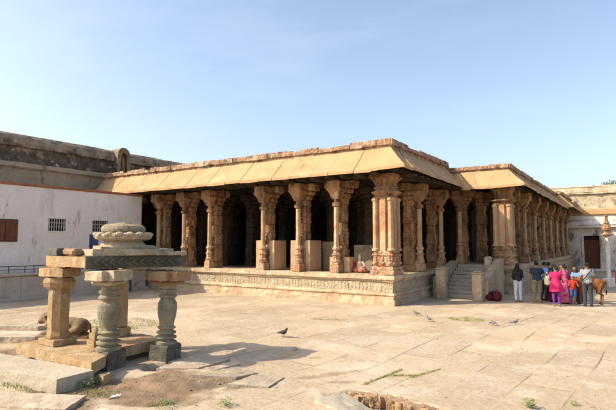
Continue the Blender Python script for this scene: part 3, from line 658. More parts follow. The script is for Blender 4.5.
mb = MB(); mb.box(-5.2, 12, RY+.06, RY+.7, 4.86, 5.9, .03); mb.box(-5.2, 12, RY-.1, RY+.7, 5.88, 6.0, .02); mb.box(-5.2, 12, RY+.0, RY+.66, 6.0, 6.35, .03); mb.box(-5.2, 12, RY+.1, RY+.5, 6.35, 6.47, .05)
obj('parapet', mb, 'warmwall', rb, rough=.05, seg=.18, fs=3)
SR = 52/39.5
for o_ in rb.children:
    for v in o_.data.vertices:
        v.co = Vector((v.co.x*SR, RY+12.5+(v.co.y-RY)*SR, max(0, 2.5+(v.co.z-2.5)*SR)))
# slender lamp pillar in front of it
lp = empty('lamp_pillar', (-1.35, 33.5, 0), 'slender whitewashed stone lamp pillar with a dark finial in front of the right building', 'pillar')
mb = MB(); mb.box(-.3, .3, -.3, .3, 0, .5, .02); mb.lathe([(.11, .5), (.10, 2.9)], 8); obj('shaft', mb, 'oldwhite', lp)
mb = MB(); mb.lathe([(.14, 2.9), (.30, 2.95), (.30, 3.0), (.16, 3.06), (.14, 3.14), (.24, 3.24), (.26, 3.36), (.2, 3.5), (.13, 3.56), (.16, 3.64), (.12, 3.72), (.06, 3.95), (.09, 4.05), (.03, 4.15)], 14); obj('finial', mb, 'pillar', lp, rough=.008, seg=.1)

# ================================================================ small pavilion in the foreground
pv = empty('small_pavilion', (0,0,0), 'small ruined stone pavilion of four short pillars carrying slabs and a domed lotus finial', 'pavilion')
# floor slab
mb = MB(); PF = [(-11.3, 5.75), (-8.3, 5.55), (-8.64, 6.08), (-9.08, 6.15), (-9.04, 7.95), (-11.1, 7.95)]
mb.prism(PF, .12, .335); obj('floor', mb, 'gold', pv, rough=.012, seg=.12, fs=5)
mb = MB(); mb.prism([(-11.1, 5.95), (-8.75, 5.9), (-9.2, 6.3), (-9.2, 7.9), (-11, 7.8)], -.1, .13); obj('footing', mb, 'green', pv, rough=.03, seg=.2)
# octagonal pillar front left
def rot8(m): return m
mb = MB(); mb.box(-.30, .30, -.27, .27, 0, .14, .02); mb.lathe([(.215, .14), (.22, .2), (.20, .3), (.195, 1.18)], 8)
p_ = obj('pillar', mb, 'gold', pv, rough=.008, seg=.1, loc=(-10.5, 6.2, .33))
mb = MB(); mb.lathe([(.20, 1.18), (.27, 1.24), (.30, 1.33), (.27, 1.42), (.19, 1.45)], 8); mb.prism([(-.46, -.22), (.1, -.30), (.42, -.2), (.40, .22), (-.05, .26), (-.43, .2)], 1.455, [1.62, 1.64, 1.62, 1.66, 1.66, 1.63]); mb.box(-.14, .34, -.2, .2, 1.62, 1.72, .03)
obj('capital', mb, 'gold', p_, rough=.018, seg=.08, fs=5)
# turned pillars
def turned(loc, s=1.0, rz=0, capm='pale'):
    mb = MB()
    prf = [(.245,.0),(.25,.05),(.18,.075),(.18,.10),(.24,.12),(.24,.155),(.17,.18),(.17,.20),(.225,.22),(.225,.25),(.16,.275),(.16,.30),(.21,.32),(.21,.345),(.165,.37),(.165,.42),(.19,.50),(.215,.62),(.225,.74),(.215,.84),(.17,.91),(.165,.94),(.205,.965),(.21,1.0),(.17,1.02),(.17,1.05),(.20,1.07),(.20,1.11),(.165,1.13),(.165,1.19),(.185,1.21),(.17,1.28),(.13,1.31)]
    mb.lathe([(r*s, z) for r, z in prf], 28)
    p_ = obj('pillar', mb, 'turned', pv, rough=.004, seg=.12, loc=loc, smooth=False)
    mb = MB(); mb.prism([(-.44, -.24), (.40, -.26), (.46, .0), (.40, .24), (-.42, .25)], 1.31, 1.5); mb.box(-.24, .24, -.40, .40, 1.312, 1.498, .02); mb.box(-.27, .27, -.24, .24, 1.22, 1.315, .04)
    c_ = obj('capital', mb, capm, p_, rough=.02, seg=.08, fs=5); c_.rotation_euler.z = rz
    mb = MB(); mb.box(-.25, .25, -.25, .25, -.42, 0, .03); b_ = obj('base', mb, 'green', p_, rough=.02, seg=.07, fs=5); b_.rotation_euler.z = rz
    return p_
t1 = turned((-8.98, 6.38, .36), 1.0, R_(8)); t2 = turned((-8.60, 7.52, .33), .92, R_(-12), 'rust')
t1.scale = (1.0, 1.0, 1.06); t1.rotation_euler = (R_(.8), R_(-.8), 0); t2.rotation_euler = (R_(-.6), R_(1.2), .4); t2.scale = (1, 1, 1.04)
mb = MB(); mb.box(-.2, .2, -.2, .2, 0, .2, .02); mb.box(-.155, .155, -.155, .155, .2, 1.4, .03); p_ = obj('pillar', mb, 'gold', pv, rough=.01, seg=.1, loc=(-10.2, 7.5, .34))
mb = MB(); mb.box(-.36, .36, -.22, .22, 1.4, 1.6, .03); obj('capital', mb, 'gold', p_, rough=.018, seg=.08)
# beams
A = (-9.2, 5.95); B = (-8.5, 7.95); L_ = (-10.72, 6.0); Bk = (-10.4, 7.95)
def beam(p, q, w, z0, z1, m, name='beam', **k):
    p = Vector(p); q = Vector(q); d = (q-p).normalized(); nrm = Vector((-d.y, d.x)); a_ = p; b_ = q
    mb = MB(); mb.prism([tuple(a_), tuple(b_), tuple(b_+nrm*w), tuple(a_+nrm*w)], z0, z1); return obj(name, mb, m, pv, **k)
bA = beam(A, B, .34, 1.975, [2.235, 2.21, 2.21, 2.235], 'green', rough=.008, seg=.08)
# chevron carving on the outer face of the green beam
ch = MB(); d = (Vector(B)-Vector(A)); LL = d.length; d.normalize(); nn_ = Vector((d.y, -d.x)); k = .12
while k < LL-.2:
    for sg in (1, -1):
        a_ = Vector(A)+d*k; b_ = Vector(A)+d*(k+.12)
        z0_, z1_ = 2.11, 2.11+sg*.085
        vs_ = []
        for off in (.0, .035):
            for (pt, zz, w2) in ((a_, z0_, 0), (b_, z1_, 0), (b_+d*.065, z1_, 0), (a_+d*.065, z0_, 0)):
                q = pt+nn_*off; vs_.append((q.x, q.y, zz))
        ch.add(vs_, [(0,1,2,3), (7,6,5,4), (0,4,5,1), (1,5,6,2), (2,6,7,3), (3,7,4,0)])
    k += .155
ch2 = ch; obj('carving', ch, 'green', bA, rough=.003, seg=.2)
beam(L_, (A[0]-.02, A[1]+.02), .34, 2.0, 2.22, 'gold', rough=.014, seg=.09)
beam((B[0]-.36, B[1]-.02), (Bk[0]+.1, Bk[1]), -.34 if False else .34, 1.99, 2.22, 'gold', rough=.014, seg=.12)
beam((Bk[0]-.1, Bk[1]-.05), (L_[0]+.02, L_[1]+.36), .34, 1.99, 2.21, 'gold', rough=.014, seg=.12)
mb = MB(); mb.box(-.17, .17, -.14, .14, 0, .17, .02); obj('coping_stone', mb, 'green', pv, rough=.015, seg=.07, loc=(-10.5, 6.15, 2.22))
mb = MB(); mb.box(-.2, .2, -.15, .13, 0, .16, .05); o_ = obj('coping_stone', mb, 'rust', pv, rough=.025, seg=.07, loc=(-10.03, 6.2, 2.22)); o_.rotation_euler.z = .1
mb = MB(); mb.prism([(-9.95, 6.35), (-9.22, 6.12), (-8.78, 6.75), (-8.62, 7.7), (-9.3, 8.05), (-10.1, 7.6)], 2.238, 2.37)
mb.prism([(-9.8, 6.5), (-9.25, 6.32), (-8.9, 6.85), (-8.85, 7.5), (-9.4, 7.8), (-9.95, 7.4)], 2.371, [2.44, 2.42, 2.40, 2.42, 2.44, 2.46])
mb.prism([(-8.85, 7.3), (-8.52, 7.2), (-8.46, 7.95), (-8.8, 8.0)], 2.236, 2.31)
obj('roof_slab', mb, 'pale', pv, rough=.012, seg=.1)
CX, CY = -9.42, 6.98
mb = MB(); mb.lathe([(.50, 2.40), (.47, 2.46), (.40, 2.54), (.40, 2.58)], 28, c=(CX, CY)); mb.lathe([(.50, 2.56), (.58, 2.59), (.61, 2.64), (.60, 2.69), (.50, 2.715)], 48, c=(CX, CY), wob=lambda k, r, z: 1-.07*(k % 3 == 0))
for i in range(16):
    a_ = 2*math.pi*i/16
    if i in (6,): continue
    mb.ell((CX+.545*math.cos(a_), CY+.545*math.sin(a_), 2.685), (.085, .085, .05), n=8)
fi = obj('lotus_disc', mb, 'pale', pv, rough=.006, seg=.08)
mb = MB(); mb.lathe([(.41, 2.71), (.455, 2.75), (.465, 2.80), (.44, 2.86), (.36, 2.905), (.2, 2.925), (.02, 2.928)], 28, c=(CX, CY)); mb.box(CX-.1, CX+.2, CY-.12, CY+.1, 2.91, 2.94, .01)
obj('dome', mb, 'turned', pv, rough=.006, seg=.08, smooth=False)
# step slab in front
mb = MB(); mb.prism([(-11.6, 4.35), (-8.22, 4.86), (-8.24, 5.56), (-11.6, 5.35)], -.12, [.2, .215, .22, .2])
tag(obj('step_slab', mb, 'step', None, rough=.012, seg=.1), 'long thick grey stone step slab lying in front of the small pavilion', 'slab')
mb = MB(); mb.prism([(-8.2, 5.62), (-8.04, 5.62), (-8.1, 5.8), (-8.24, 5.85)], -.05, .13); tag(obj('rubble_stone', mb, 'gold', None, rough=.04, seg=.08), 'small rough rubble stone wedged at the end of the grey step slab', 'stone')

# carved reclining bull inside pavilion, facing left
def bull_statue():
    m = MB()
    m.ell((0, 0, .26), (.50, .22, .21)); m.ell((.30, 0, .24), (.25, .23, .21)); m.ell((-.24, 0, .32), (.22, .19, .24)); m.ell((-.16, 0, .50), (.13, .09, .10))
    m.caps((-.30, 0, .34), (-.46, 0, .44), .17, .15); m.ell((-.54, 0, .46), (.15, .12, .13)); m.caps((-.56, 0, .44), (-.66, 0, .38), .10, .08)
    for s_ in (-1, 1):
        m.ell((-.50, .13*s_, .50), (.03, .05, .03))
        m.caps((-.30, .17*s_, .16), (-.58, .16*s_, .07), .075, .05); m.caps((-.58, .16*s_, .06), (-.36, .19*s_, .05), .05, .04)
        m.caps((.32, .18*s_, .18), (.05, .22*s_, .07), .12, .06); m.caps((.05, .22*s_, .06), (.36, .24*s_, .05), .05, .04)
    m.caps((.54, .05, .28), (.5, .2, .08), .03, .025); m.box(-.68, .62, -.27, .27, -.04, .05, .01)
    m.caps((-.40, -.14, .3), (-.40, .14, .3), .1, .1)
    return remeshed('bull_statue', m, .018, 2)
bs = obj('bull_statue', bull_statue(), 'nandi', None, loc=(-11.0, 6.78, .33)); bs.rotation_euler.z = R_(35); bs.scale = (.92, .92, .92); bs.location = (-11.05, 6.75, .36)
tag(bs, 'dark weathered carved stone bull lying behind the octagonal pavilion pillar', 'statue')
mb = MB(); mb.prism([(-.16, -.1), (.14, -.12), (.16, .1), (-.14, .1)], 0, .12); mb.prism([(-.1, -.08), (.10, -.08), (.10, .08), (-.08, .08)], .12, .26); mb.ell((.02, 0, .30), (.07, .06, .08))
tag(obj('carved_fragment', mb, 'gold', None, rough=.02, seg=.06, loc=(-9.62, 6.5, .35)), 'small broken carved stone on the pavilion floor left of the turned pillar', 'statue')

# ---- loose paving slabs and rubble
def slabthing(pts, z0, z1, label, m='slab', name='paving_slab', rough=.014, grp='loose slabs lifted out of the courtyard paving', cat='slab', seed=1):
    mb = MB(); mb.prism(pts, z0, z1); o = obj(name, mb, m, None, rough=rough, seg=.07, fs=5, seed=seed); tag(o, label, cat, grp)
slabthing([(-13.9, 6.0), (-12.2, 7.2), (-12.6, 8.0), (-14.3, 7.0)], -.1, [.16, .15, .06, .06], 'raised slab with a dark broken edge beside the octagonal pavilion pillar')
slabthing([(-15.6, 7.2), (-14.4, 7.9), (-14.7, 8.6), (-16.1, 8.1)], -.1, [.12, .12, .05, .04], 'raised slab at the left edge behind the one with the dark broken edge', seed=3)
slabthing([(-7.75, 6.55), (-7.15, 7.02), (-7.18, 8.0), (-7.95, 7.7)], -.05, [.12, .10, .08, .10], 'lifted slab nearest the right pavilion pillar', seed=5)
slabthing([(-7.05, 7.0), (-6.9, 7.05), (-6.85, 7.95), (-7.05, 7.95)], -.05, [.10, .06, .05, .07], 'narrow strip of lifted slab between two wider lifted slabs', seed=6)
slabthing([(-6.8, 6.55), (-6.1, 6.95), (-6.12, 7.65), (-6.75, 7.7)], -.05, [.13, .10, .03, .05], 'lifted slab with a crumbling near edge right of the narrow strip', seed=7)
slabthing([(-6.0, 6.62), (-5.4, 7.0), (-5.55, 7.7), (-6.05, 7.55)], -.05, [.07, .03, .02, .05], 'low lifted slab farthest from the pavilion', seed=8)
slabthing([(-4.3, 6.75), (-3.35, 6.55), (-3.3, 7.12), (-4.1, 7.35)], -.2, [.07, -.02, -.12, .05], 'tilted grey slab half sunk in the pit at the bottom edge', 'step', seed=9)
slabthing([(-9.0, 3.6), (-7.2, 4.4), (-7.6, 5.0), (-9.4, 4.1)], -.05, [.03, .03, .025, .02], 'pale worn slab lying flush in the dirt at the bottom left', seed=10)
rr = random.Random(5)
for i in range(16):
    u = i/15.; px, py = -4.05+u*1.7+.05*rr.random(), 7.66+.10*math.sin(u*7)+.08*rr.random()
    m = MB(); s_ = .06+.07*rr.random(); k_ = rr.randrange(5, 8)
    m.prism([(s_*(.8+.5*rr.random())*math.cos(6.28*j/k_)*1.4, s_*(.8+.4*rr.random())*math.sin(6.28*j/k_)) for j in range(k_)], -.16, [.01+.025*rr.random() for j in range(k_)])
    o = obj('rock', m, 'rock', None, rough=.028, seg=.035, fs=9, seed=i+2, loc=(px, py-.03, -.035)); o.rotation_euler = (0, 0, rr.random()*3)
    tag(o, 'crumbling orange rock among those lining the rim of the pit', 'rock', 'orange rocks lining the pit')
mb = MB()
rr = random.Random(9)
peb = MB()
cnt = 0
while cnt < 650:
    x = -12.5+rr.random()*9.5; y = 4.2+rr.random()*3.8
    if rr.random() > max(dirt(x, y), pit(x, y)*.7)*.9+.015: continue
    s_ = .005+.013*rr.random()**3; peb.ell((x, y, gz(x, y)+s_*.3), (s_*1.3, s_, s_*.8), n=5); cnt += 1
for i in range(420):
    x = -12+rr.random()*12; y = 6+rr.random()*9
    if x*.547*-1+y*.837 < 4: continue
    s_ = .006+.012*rr.random()**3; peb.ell((x, y, gz(x, y)+s_*.3), (s_*1.3, s_, s_*.7), n=5)
tag(obj('gravel', peb, 'rock', None), None, None, kind='stuff')

# ---- weeds and grass
leafm = simple('weed_leaf', (.09, .16, .03), .6, (.14, .22, .05)); grassm = simple('dry_green_grass', (.17, .21, .05), .7, (.28, .27, .09))
def weed(x, y, r, n, label, seed, h=.16, ls=.05):
    g = random.Random(seed); mb = MB()
    for i in range(n):
        a_ = g.random()*6.28; d_ = r*math.sqrt(g.random()); z = .02+h*g.random()*(1-.6*d_/r); c = Vector((d_*math.cos(a_), d_*math.sin(a_), z))
        t = g.random()*6.28; l_ = ls*(.6+.8*g.random()); u = Vector((math.cos(t), math.sin(t), (g.random()-.3)*.9)).normalized(); v = u.cross(Vector((g.random()-.5, g.random()-.5, 1))).normalized()
        mb.add([c, c+u*l_*.5+v*l_*.28, c+u*l_, c+u*l_*.5-v*l_*.28], [(0, 1, 2, 3)])
    root = empty('weed_plant', (x, y, gz(x, y)), label, 'weed', 'weeds growing in the dirt and paving')
    obj('foliage', mb, leafm, root); s_ = MB()
    for i in range(5): a_ = g.random()*6.28; s_.caps((0, 0, -.02), (r*.5*math.cos(a_), r*.5*math.sin(a_), h*.6), .005, .003, 5)
    obj('stem', s_, grassm, root)
weed(-8.22, 5.42, .22, 150, 'leafy green weed by the end of the grey step slab', 1, .22)
weed(-6.24, 5.46, .12, 70, 'small green weed at the bottom edge left of centre', 2, .10, .04)
weed(-5.36, 5.9, .12, 70, 'small green weed at the bottom edge, right of the other one in the dirt', 3, .12, .04)
weed(-1.45, 8.35, .10, 60, 'upright green weed growing in a paving joint at the lower right', 4, .16, .05)
weed(-6.75, 9.75, .08, 40, 'tiny green weed on the sunlit paving just beyond the shaded slab', 5, .06, .03)
weed(-.9, 8.85, .07, 35, 'tiny green weed in a joint near the bottom right corner', 6, .06, .03)
gr = MB(); g = random.Random(3)
def blades(fx, n, hh=.035):
    for i in range(n):
        x, y = fx(); z = gz(x, y); a_ = g.random()*6.28; h_ = hh*(.4+g.random()); w_ = .006
        gr.add([(x-w_*math.cos(a_), y-w_*math.sin(a_), z), (x+w_*math.cos(a_), y+w_*math.sin(a_), z), (x+(g.random()-.5)*h_, y+(g.random()-.5)*h_, z+h_)], [(0, 1, 2)])
def seg(p, q, w_): return lambda: (lambda t: (p[0]+(q[0]-p[0])*t+g.gauss(0, w_), p[1]+(q[1]-p[1])*t+g.gauss(0, w_)))(g.random())
def disc(c, rx, ry): 
    def f_():
        a_ = g.random()*6.28; r_ = .55+.45*g.random() if g.random() < .75 else g.random(); return c[0]+rx*r_*math.cos(a_), c[1]+ry*r_*math.sin(a_)
    return f_
blades(seg((-4.12, 8.1), (-3.98, 9.5), .02), 500, .028); blades(seg((-4.0, 8.9), (-3.55, 9.2), .02), 250, .03); blades(seg((-3.6, 9.0), (-3.35, 9.9), .02), 250, .03)
blades(disc((-4.75, 16.7), .62, .38), 700, .04); blades(disc((-13.5, 10.2), 1.5, .8), 1500, .04); blades(seg((-15.5, 8.5), (-12.2, 9.6), .1), 900, .04)
blades(seg((-8.1, 5.3), (-7.4, 5.3), .12), 260, .05); blades(disc((-6.2, 5.4), .3, .2), 150, .04); blades(seg((-9.6, 4.6), (-8.4, 4.75), .06), 250, .045)
blades(seg((-9, 14), (-8.2, 14.3), .05), 200, .03)
tag(obj('grass', gr, grassm, None), None, None, kind='stuff')
mb = MB(); mb.prism([(0, 0), (.16, .02), (.17, .05), (.02, .06)], [.0, .01, .03, .01], [.012, .03, .045, .02])
o = obj('paper_scrap', mb, simple('white_paper', (.75, .75, .74)), None, loc=(-7.28, 5.22, gz(-7.2, 5.26)+.01)); o.rotation_euler.z = .9; tag(o, 'crumpled scrap of white paper in the dirt at the bottom left', 'litter')

# ================================================================ people and animals
def cloth(name, c, var=None): return simple(name, c, .85, var, 8, .25, .3)
SKIN = simple('brown_skin', (.26, .14, .085), .55, (.22, .115, .07), 4, .05, .1)
HAIR = simple('black_hair', (.012, .009, .008), .75, (.018, .013, .01), 20, .2, .2)
EYE = simple('eye_dark', (.02, .015, .012), .3)
CL = dict(black=cloth('black_cloth', (.022,.02,.024)), white=cloth('white_denim', (.50,.54,.62)), navy=cloth('navy_cotton', (.02,.035,.06)), khaki=cloth('khaki_cotton', (.19,.175,.115)),
  pink=cloth('hot_pink_cotton', (.50,.02,.11)), purple=cloth('purple_cotton', (.13,.03,.26)), magenta=cloth('magenta_saree', (.30,.02,.09), (.42,.12,.20)), red=cloth('red_cotton', (.50,.04,.025)),
  blue=cloth('blue_denim', (.05,.10,.25)), lblue=cloth('light_blue_cotton', (.16,.28,.50)), grey=cloth('pale_grey_cotton', (.30,.30,.325)), charcoal=cloth('charcoal_denim', (.045,.045,.05)),
  maroon=cloth('maroon_cloth', (.10,.01,.015)), cream=cloth('cream_bag', (.55,.48,.36)), teal=cloth('dark_teal', (.02,.06,.085)), shoe=cloth('dark_leather', (.03,.022,.018)), sandal=cloth('tan_leather', (.25,.13,.07)))
def lerp3(a, b, t): return tuple(a[i]+(b[i]-a[i])*t for i in range(3))
def make_person(loc, face, h, label, top='black', bottom='black', sex='m', arms=None, legs=None, hair='short', top_kind='tee', bottom_kind='trousers', lean=0.0, head_turn=0.0, shoe='shoe', group='people gathered around the calf', bulk=1.0, acc=None, female_w=.92):
    """local frame: the person faces -Y, x to the left hand of the viewer; metres at height 1.7, then scaled"""
    k = h/1.7; root = empty('person', loc, label, 'person', group, rz=face); root.scale = (k, k, k)
    sw = (.168 if sex == 'm' else .148)*bulk; L = lean
    P = dict(pel=(0, .0, .93), wai=(0, -.02-L*.15, 1.08), che=(0, -.01-L*.38, 1.27), nec=(0, .0-L*.5, 1.43), hea=(0, -.02-L*.62, 1.575))
    arms = arms or {}; legs = legs or {}
    D = {}
    for s_, n_ in ((-1, 'l'), (1, 'r')):
        sh = (s_*sw, .0-L*.46, 1.375); el_, wr = arms.get(n_, ((s_*(sw+.05), .02-L*.3, 1.10), (s_*(sw+.05), -.06-L*.2, .86)))
        hip = (s_*.09, 0, .90); kn, an = legs.get(n_, ((s_*.10, -.02, .49), (s_*.10, .03, .08)))
        D[n_] = (sh, el_, wr, hip, kn, an)
    b = MB()
    b.caps(P['pel'], P['wai'], .135*bulk, .12*bulk); b.caps((-.05, *P['che'][1:]), (.05, *P['che'][1:]), .125*bulk, .125*bulk); b.caps(P['wai'], P['che'], .12*bulk, .13*bulk)
    b.caps((-sw+.03, P['nec'][1], 1.365), (sw-.03, P['nec'][1], 1.365), .052, .052); b.caps((-.05, P['nec'][1], 1.40), (.05, P['nec'][1], 1.40), .05, .05); b.caps((0, P['nec'][1], 1.36), (0, P['hea'][1]+.01, 1.52), .055, .05)
    hx = P['hea']; q = Matrix.Rotation(head_turn, 3, 'Z'); V = lambda x, y, z: tuple(Vector(hx)+q @ Vector((x, y, z)))
    b.ell(V(0, 0, .025), (.078, .095, .098), q); b.ell(V(0, -.02, -.045), (.058, .068, .062), q)
    b.caps(V(0, -.092, .0), V(0, -.108, -.022), .012, .016, 6); b.caps(V(-.022, -.082, -.052), V(.022, -.082, -.052), .010, .010, 6); b.caps(V(-.05, -.078, .03), V(.05, -.078, .03), .014, .014, 6)
    for s_ in (-1, 1): b.ell(V(s_*.079, .0, -.005), (.012, .022, .032), q, 8)
    for n_, s_ in (('l', -1), ('r', 1)):
        sh, el_, wr, hip, kn, an = D[n_]
        b.caps(sh, el_, .05, .038); b.caps(el_, wr, .038, .026)
        b.caps(hip, kn, .085, .055); b.caps(lerp3(kn, an, .0), lerp3(kn, an, .35), .053, .052); b.caps(lerp3(kn, an, .35), an, .052, .034)
        b.caps((an[0], an[1]+.02, an[2]-.035), (an[0]+s_*.02, an[1]-.15, an[2]-.05), .036, .026)
        d = (Vector(wr)-Vector(el_)).normalized(); side = Vector((0, -1, 0)) if abs(d.y) < .7 else Vector((s_*-1., 0, 0)); side = (side-d*side.dot(d)).normalized(); nr = d.cross(side)
        w0 = Vector(wr); pc = w0+d*.05; 
        for j in range(3): b.caps(w0+side*(.012*(j-1)), w0+d*.085+side*(.018*(j-1)), .017, .015, 7)
        for j, fl_ in enumerate((.062, .072, .068, .052)):
            o_ = side*(.027-.018*j); a_ = w0+d*.085+o_; m_ = a_+d*fl_*.55+nr*.006; e_ = m_+d*fl_*.38-side*.0+nr*.022*s_
            b.caps(a_, m_, .0088, .0082, 6); b.caps(m_, e_, .0082, .007, 6)
        t0 = w0+d*.03+side*.022; t1_ = t0+d*.035+side*.028; b.caps(t0, t1_, .011, .0095, 6); b.caps(t1_, t1_+d*.028+side*.004, .0095, .008, 6)
    body = obj('body', remeshed('body', b, .0105, 2), SKIN, root, smooth=True)
    e = MB()
    for s_ in (-1, 1): e.ell(V(s_*.031, -.083, .008), (.013, .008, .008), q, 8)
    obj('eyes', e, EYE, body)
    # hair
    m = MB()
    m.ell(V(0, .022, .045), (.088, .098, .092), q)
    if hair == 'long':
        m.caps(V(0, .06, .03), V(0, .10, -.14), .085, .085); m.caps(V(0, .10, -.14), V(0, .11, -.36), .085, .05); m.caps(V(-.06, .03, -.02), V(-.09, .05, -.22), .045, .03); m.caps(V(.06, .03, -.02), V(.09, .05, -.22), .045, .03)
    elif hair == 'bun': m.ell(V(0, .12, .0), (.055, .055, .055)); m.caps(V(0, .06, 0), V(0, .12, 0), .06, .05)
    elif hair == 'braid':
        m.caps(V(0, .06, .0), V(0, .10, -.1), .075, .04)
        for j in range(6): m.ell(V(0, .11+.005*j, -.12-.055*j), (.03, .028, .036))
    if hair == 'cap':
        c_ = MB(); c_.ell(V(0, .012, .055), (.092, .104, .082), q); c_.ell(V(0, -.11, .055), (.06, .06, .012), q); obj('cap', remeshed('cap', c_, .012, 2), CL['red'], body, smooth=True)
    hm = obj('hair', remeshed('hair', m, .012, 2), HAIR, body, smooth=True)
    # top
    t = MB(); g_ = .022
    if top:
        t.caps(P['wai'], P['che'], .13*bulk+g_*.6, .135*bulk+g_*.5); t.caps((-.06, *P['che'][1:]), (.06, *P['che'][1:]), .135*bulk, .135*bulk); t.caps((0, 0, .95), P['wai'], .15*bulk, .14*bulk)
        t.caps((-.06, 0, .95), (.06, 0, .95), .125*bulk, .125*bulk); t.caps((-sw+.03, P['nec'][1], 1.36), (sw-.03, P['nec'][1], 1.36), .062, .062); t.caps((-.05, P['nec'][1], 1.395), (.05, P['nec'][1], 1.395), .058, .058)
        if sex == 'f': t.ell((-.065, P['che'][1]-.10, 1.24), (.065, .06, .065)); t.ell((.065, P['che'][1]-.10, 1.24), (.065, .06, .065))
        for n_ in 'lr':
            sh, el_, wr = D[n_][:3]
            t.caps(sh, lerp3(sh, el_, .55 if top_kind != 'long' else 1), .072, .062 if top_kind != 'long' else .055)
            if top_kind == 'long': t.caps(el_, lerp3(el_, wr, .85), .055, .045)
        if top_kind == 'kurta':
            t.lathe([(.17, 1.12), (.20, 1.0), (.25, .88), (.265, .7), (.27, .60)], 20, wob=lambda i, r, z: 1+.05*math.sin(i*2.5)*(1.1-z)*2, mt=Matrix.Diagonal((1, .82, 1, 1)))
        obj('top', remeshed('top', t, .013, 2), CL[top], root, smooth=True)
    t = MB()
    if bottom_kind == 'skirt':
        t.lathe([(.14, 1.06), (.165, .95), (.20, .75), (.23, .4), (.27, .06)], 28, wob=lambda i, r, z: 1+.06*math.sin(i*1.9+z*2)*(1.1-z), mt=Matrix.Diagonal((1, .88, 1, 1)))
    else:
        stop = {'trousers': 1.0, 'shorts': .12, 'leggings': .95}[bottom_kind]; th = {'trousers': .014, 'shorts': .03, 'leggings': .006}[bottom_kind]
        t.caps((-.05, 0, .96), (.05, 0, .96), .118*bulk, .118*bulk); t.caps((-.06, 0.01, .90), (.06, 0.01, .90), .125*bulk, .125*bulk)
        for n_ in 'lr':
            hip, kn, an = D[n_][3:]
            t.caps(hip, kn, .092+th, .062+th); 
            if stop > .2: t.caps(kn, lerp3(kn, an, stop*.97), .062+th, (.046 if bottom_kind == 'trousers' else .036)+th)
            else: t.caps(kn, lerp3(kn, an, .1), .062+th, .06+th)
    obj('trousers' if bottom_kind in ('trousers', 'leggings') else bottom_kind, remeshed('bottom', t, .013, 2), CL[bottom], root, smooth=True)
    for n_, s_ in (('l', -1), ('r', 1)):
        an = D[n_][5]; t = MB(); t.caps((an[0], an[1]+.03, an[2]-.04), (an[0]+s_*.022, an[1]-.165, an[2]-.05), .045, .036); t.box(an[0]-.045, an[0]+.05, an[1]-.19, an[1]+.07, an[2]-.08, an[2]-.055, .01)
        obj('shoe', remeshed('shoe', t, .012, 1), CL[shoe], root, smooth=True)
    return root, D, P
def d2r(a): return R_(a)
# positions on the ground; face angle: 0 looks towards -Y (the photographer's side), 180 away from it
UP = ((.10, .45), )
make_person((-4.28, 22.95, 0), R_(205), 1.63, 'woman with long black hair, black top and white trousers at the group\'s left end', 'black', 'white', 'f', hair='long', top_kind='long', shoe='sandal', head_turn=R_(-35),
    arms=dict(l=((-.21, -.03, 1.10), (-.13, -.20, 1.02)), r=((.21, -.03, 1.10), (.14, -.20, 1.00))))
make_person((-3.55, 23.1, 0), R_(200), 1.72, 'man in a dark navy t-shirt and khaki shorts seen from behind', 'navy', 'khaki', 'm', bottom_kind='shorts', bulk=1.12, shoe='sandal', head_turn=R_(-20),
    arms=dict(l=((-.27, -.02, 1.12), (-.22, -.22, 1.0)), r=((.27, .02, 1.10), (.27, -.05, .86))))
r_, _, _ = make_person((-3.42, 24.0, 0), R_(150), 1.68, 'person in light blue shirt and dark trousers behind the man in khaki shorts', 'lblue', 'charcoal', 'm', lean=.1)
make_person((-3.0, 23.75, 0), R_(175), 1.60, 'woman in a dark teal top and a long maroon skirt behind the white bag', 'teal', 'maroon', 'f', bottom_kind='skirt', hair='braid', lean=.15)
make_person((-2.72, 22.2, 0), R_(195), 1.60, 'woman in a hot pink kurta and purple leggings seen from behind', 'pink', 'purple', 'f', top_kind='kurta', bottom_kind='leggings', hair='bun', bulk=1.15, shoe='sandal', head_turn=R_(25),
    arms=dict(l=((-.24, .0, 1.12), (-.30, -.18, 1.02)), r=((.26, -.02, 1.12), (.30, -.10, .92))))
make_person((-2.50, 23.25, 0), R_(215), 1.62, 'woman in a pink and magenta patterned saree beside the child in red', 'magenta', 'magenta', 'f', bottom_kind='skirt', hair='bun', lean=.18, head_turn=R_(20),
    arms=dict(l=((-.22, -.12, 1.15), (-.16, -.36, 1.08)), r=((.22, -.12, 1.15), (.14, -.36, 1.10))))
make_person((-2.22, 23.25, 0), R_(20), 1.15, 'small child in a red cap, red shirt and blue shorts leaning against the calf', 'red', 'blue', 'm', bottom_kind='shorts', hair='cap', shoe='sandal',
    arms=dict(l=((-.25, -.06, 1.15), (-.26, -.26, 1.16)), r=((.25, -.10, 1.16), (.20, -.32, 1.14))))
make_person((-2.1, 24.3, 0), R_(-25), 1.5, 'girl with black hair in a light blue top bending over the calf', 'lblue', 'charcoal', 'f', hair='long', lean=.42,
    arms=dict(l=((-.18, -.38, 1.12), (-.12, -.50, .98)), r=((.20, -.38, 1.12), (.14, -.50, .98))))
make_person((-3.28, 24.35, 0), R_(160), 1.66, 'man in a black shirt at the back of the group, hidden up to the shoulders', 'black', 'charcoal', 'm', head_turn=R_(25))
make_person((-2.78, 24.5, 0), R_(20), 1.58, 'woman in a dark navy top and maroon skirt behind the hot pink and magenta women', 'navy', 'maroon', 'f', bottom_kind='skirt', hair='bun', lean=.1)
mr, D, P = make_person((-1.66, 22.75, 0), R_(190), 1.72, 'man in a pale grey t-shirt and dark trousers with a black strap across his back', 'grey', 'charcoal', 'm', bulk=1.0, head_turn=R_(-10),
    arms=dict(l=((-.24, .0, 1.12), (-.20, -.16, .96)), r=((.24, .02, 1.12), (.20, -.20, 1.02))))
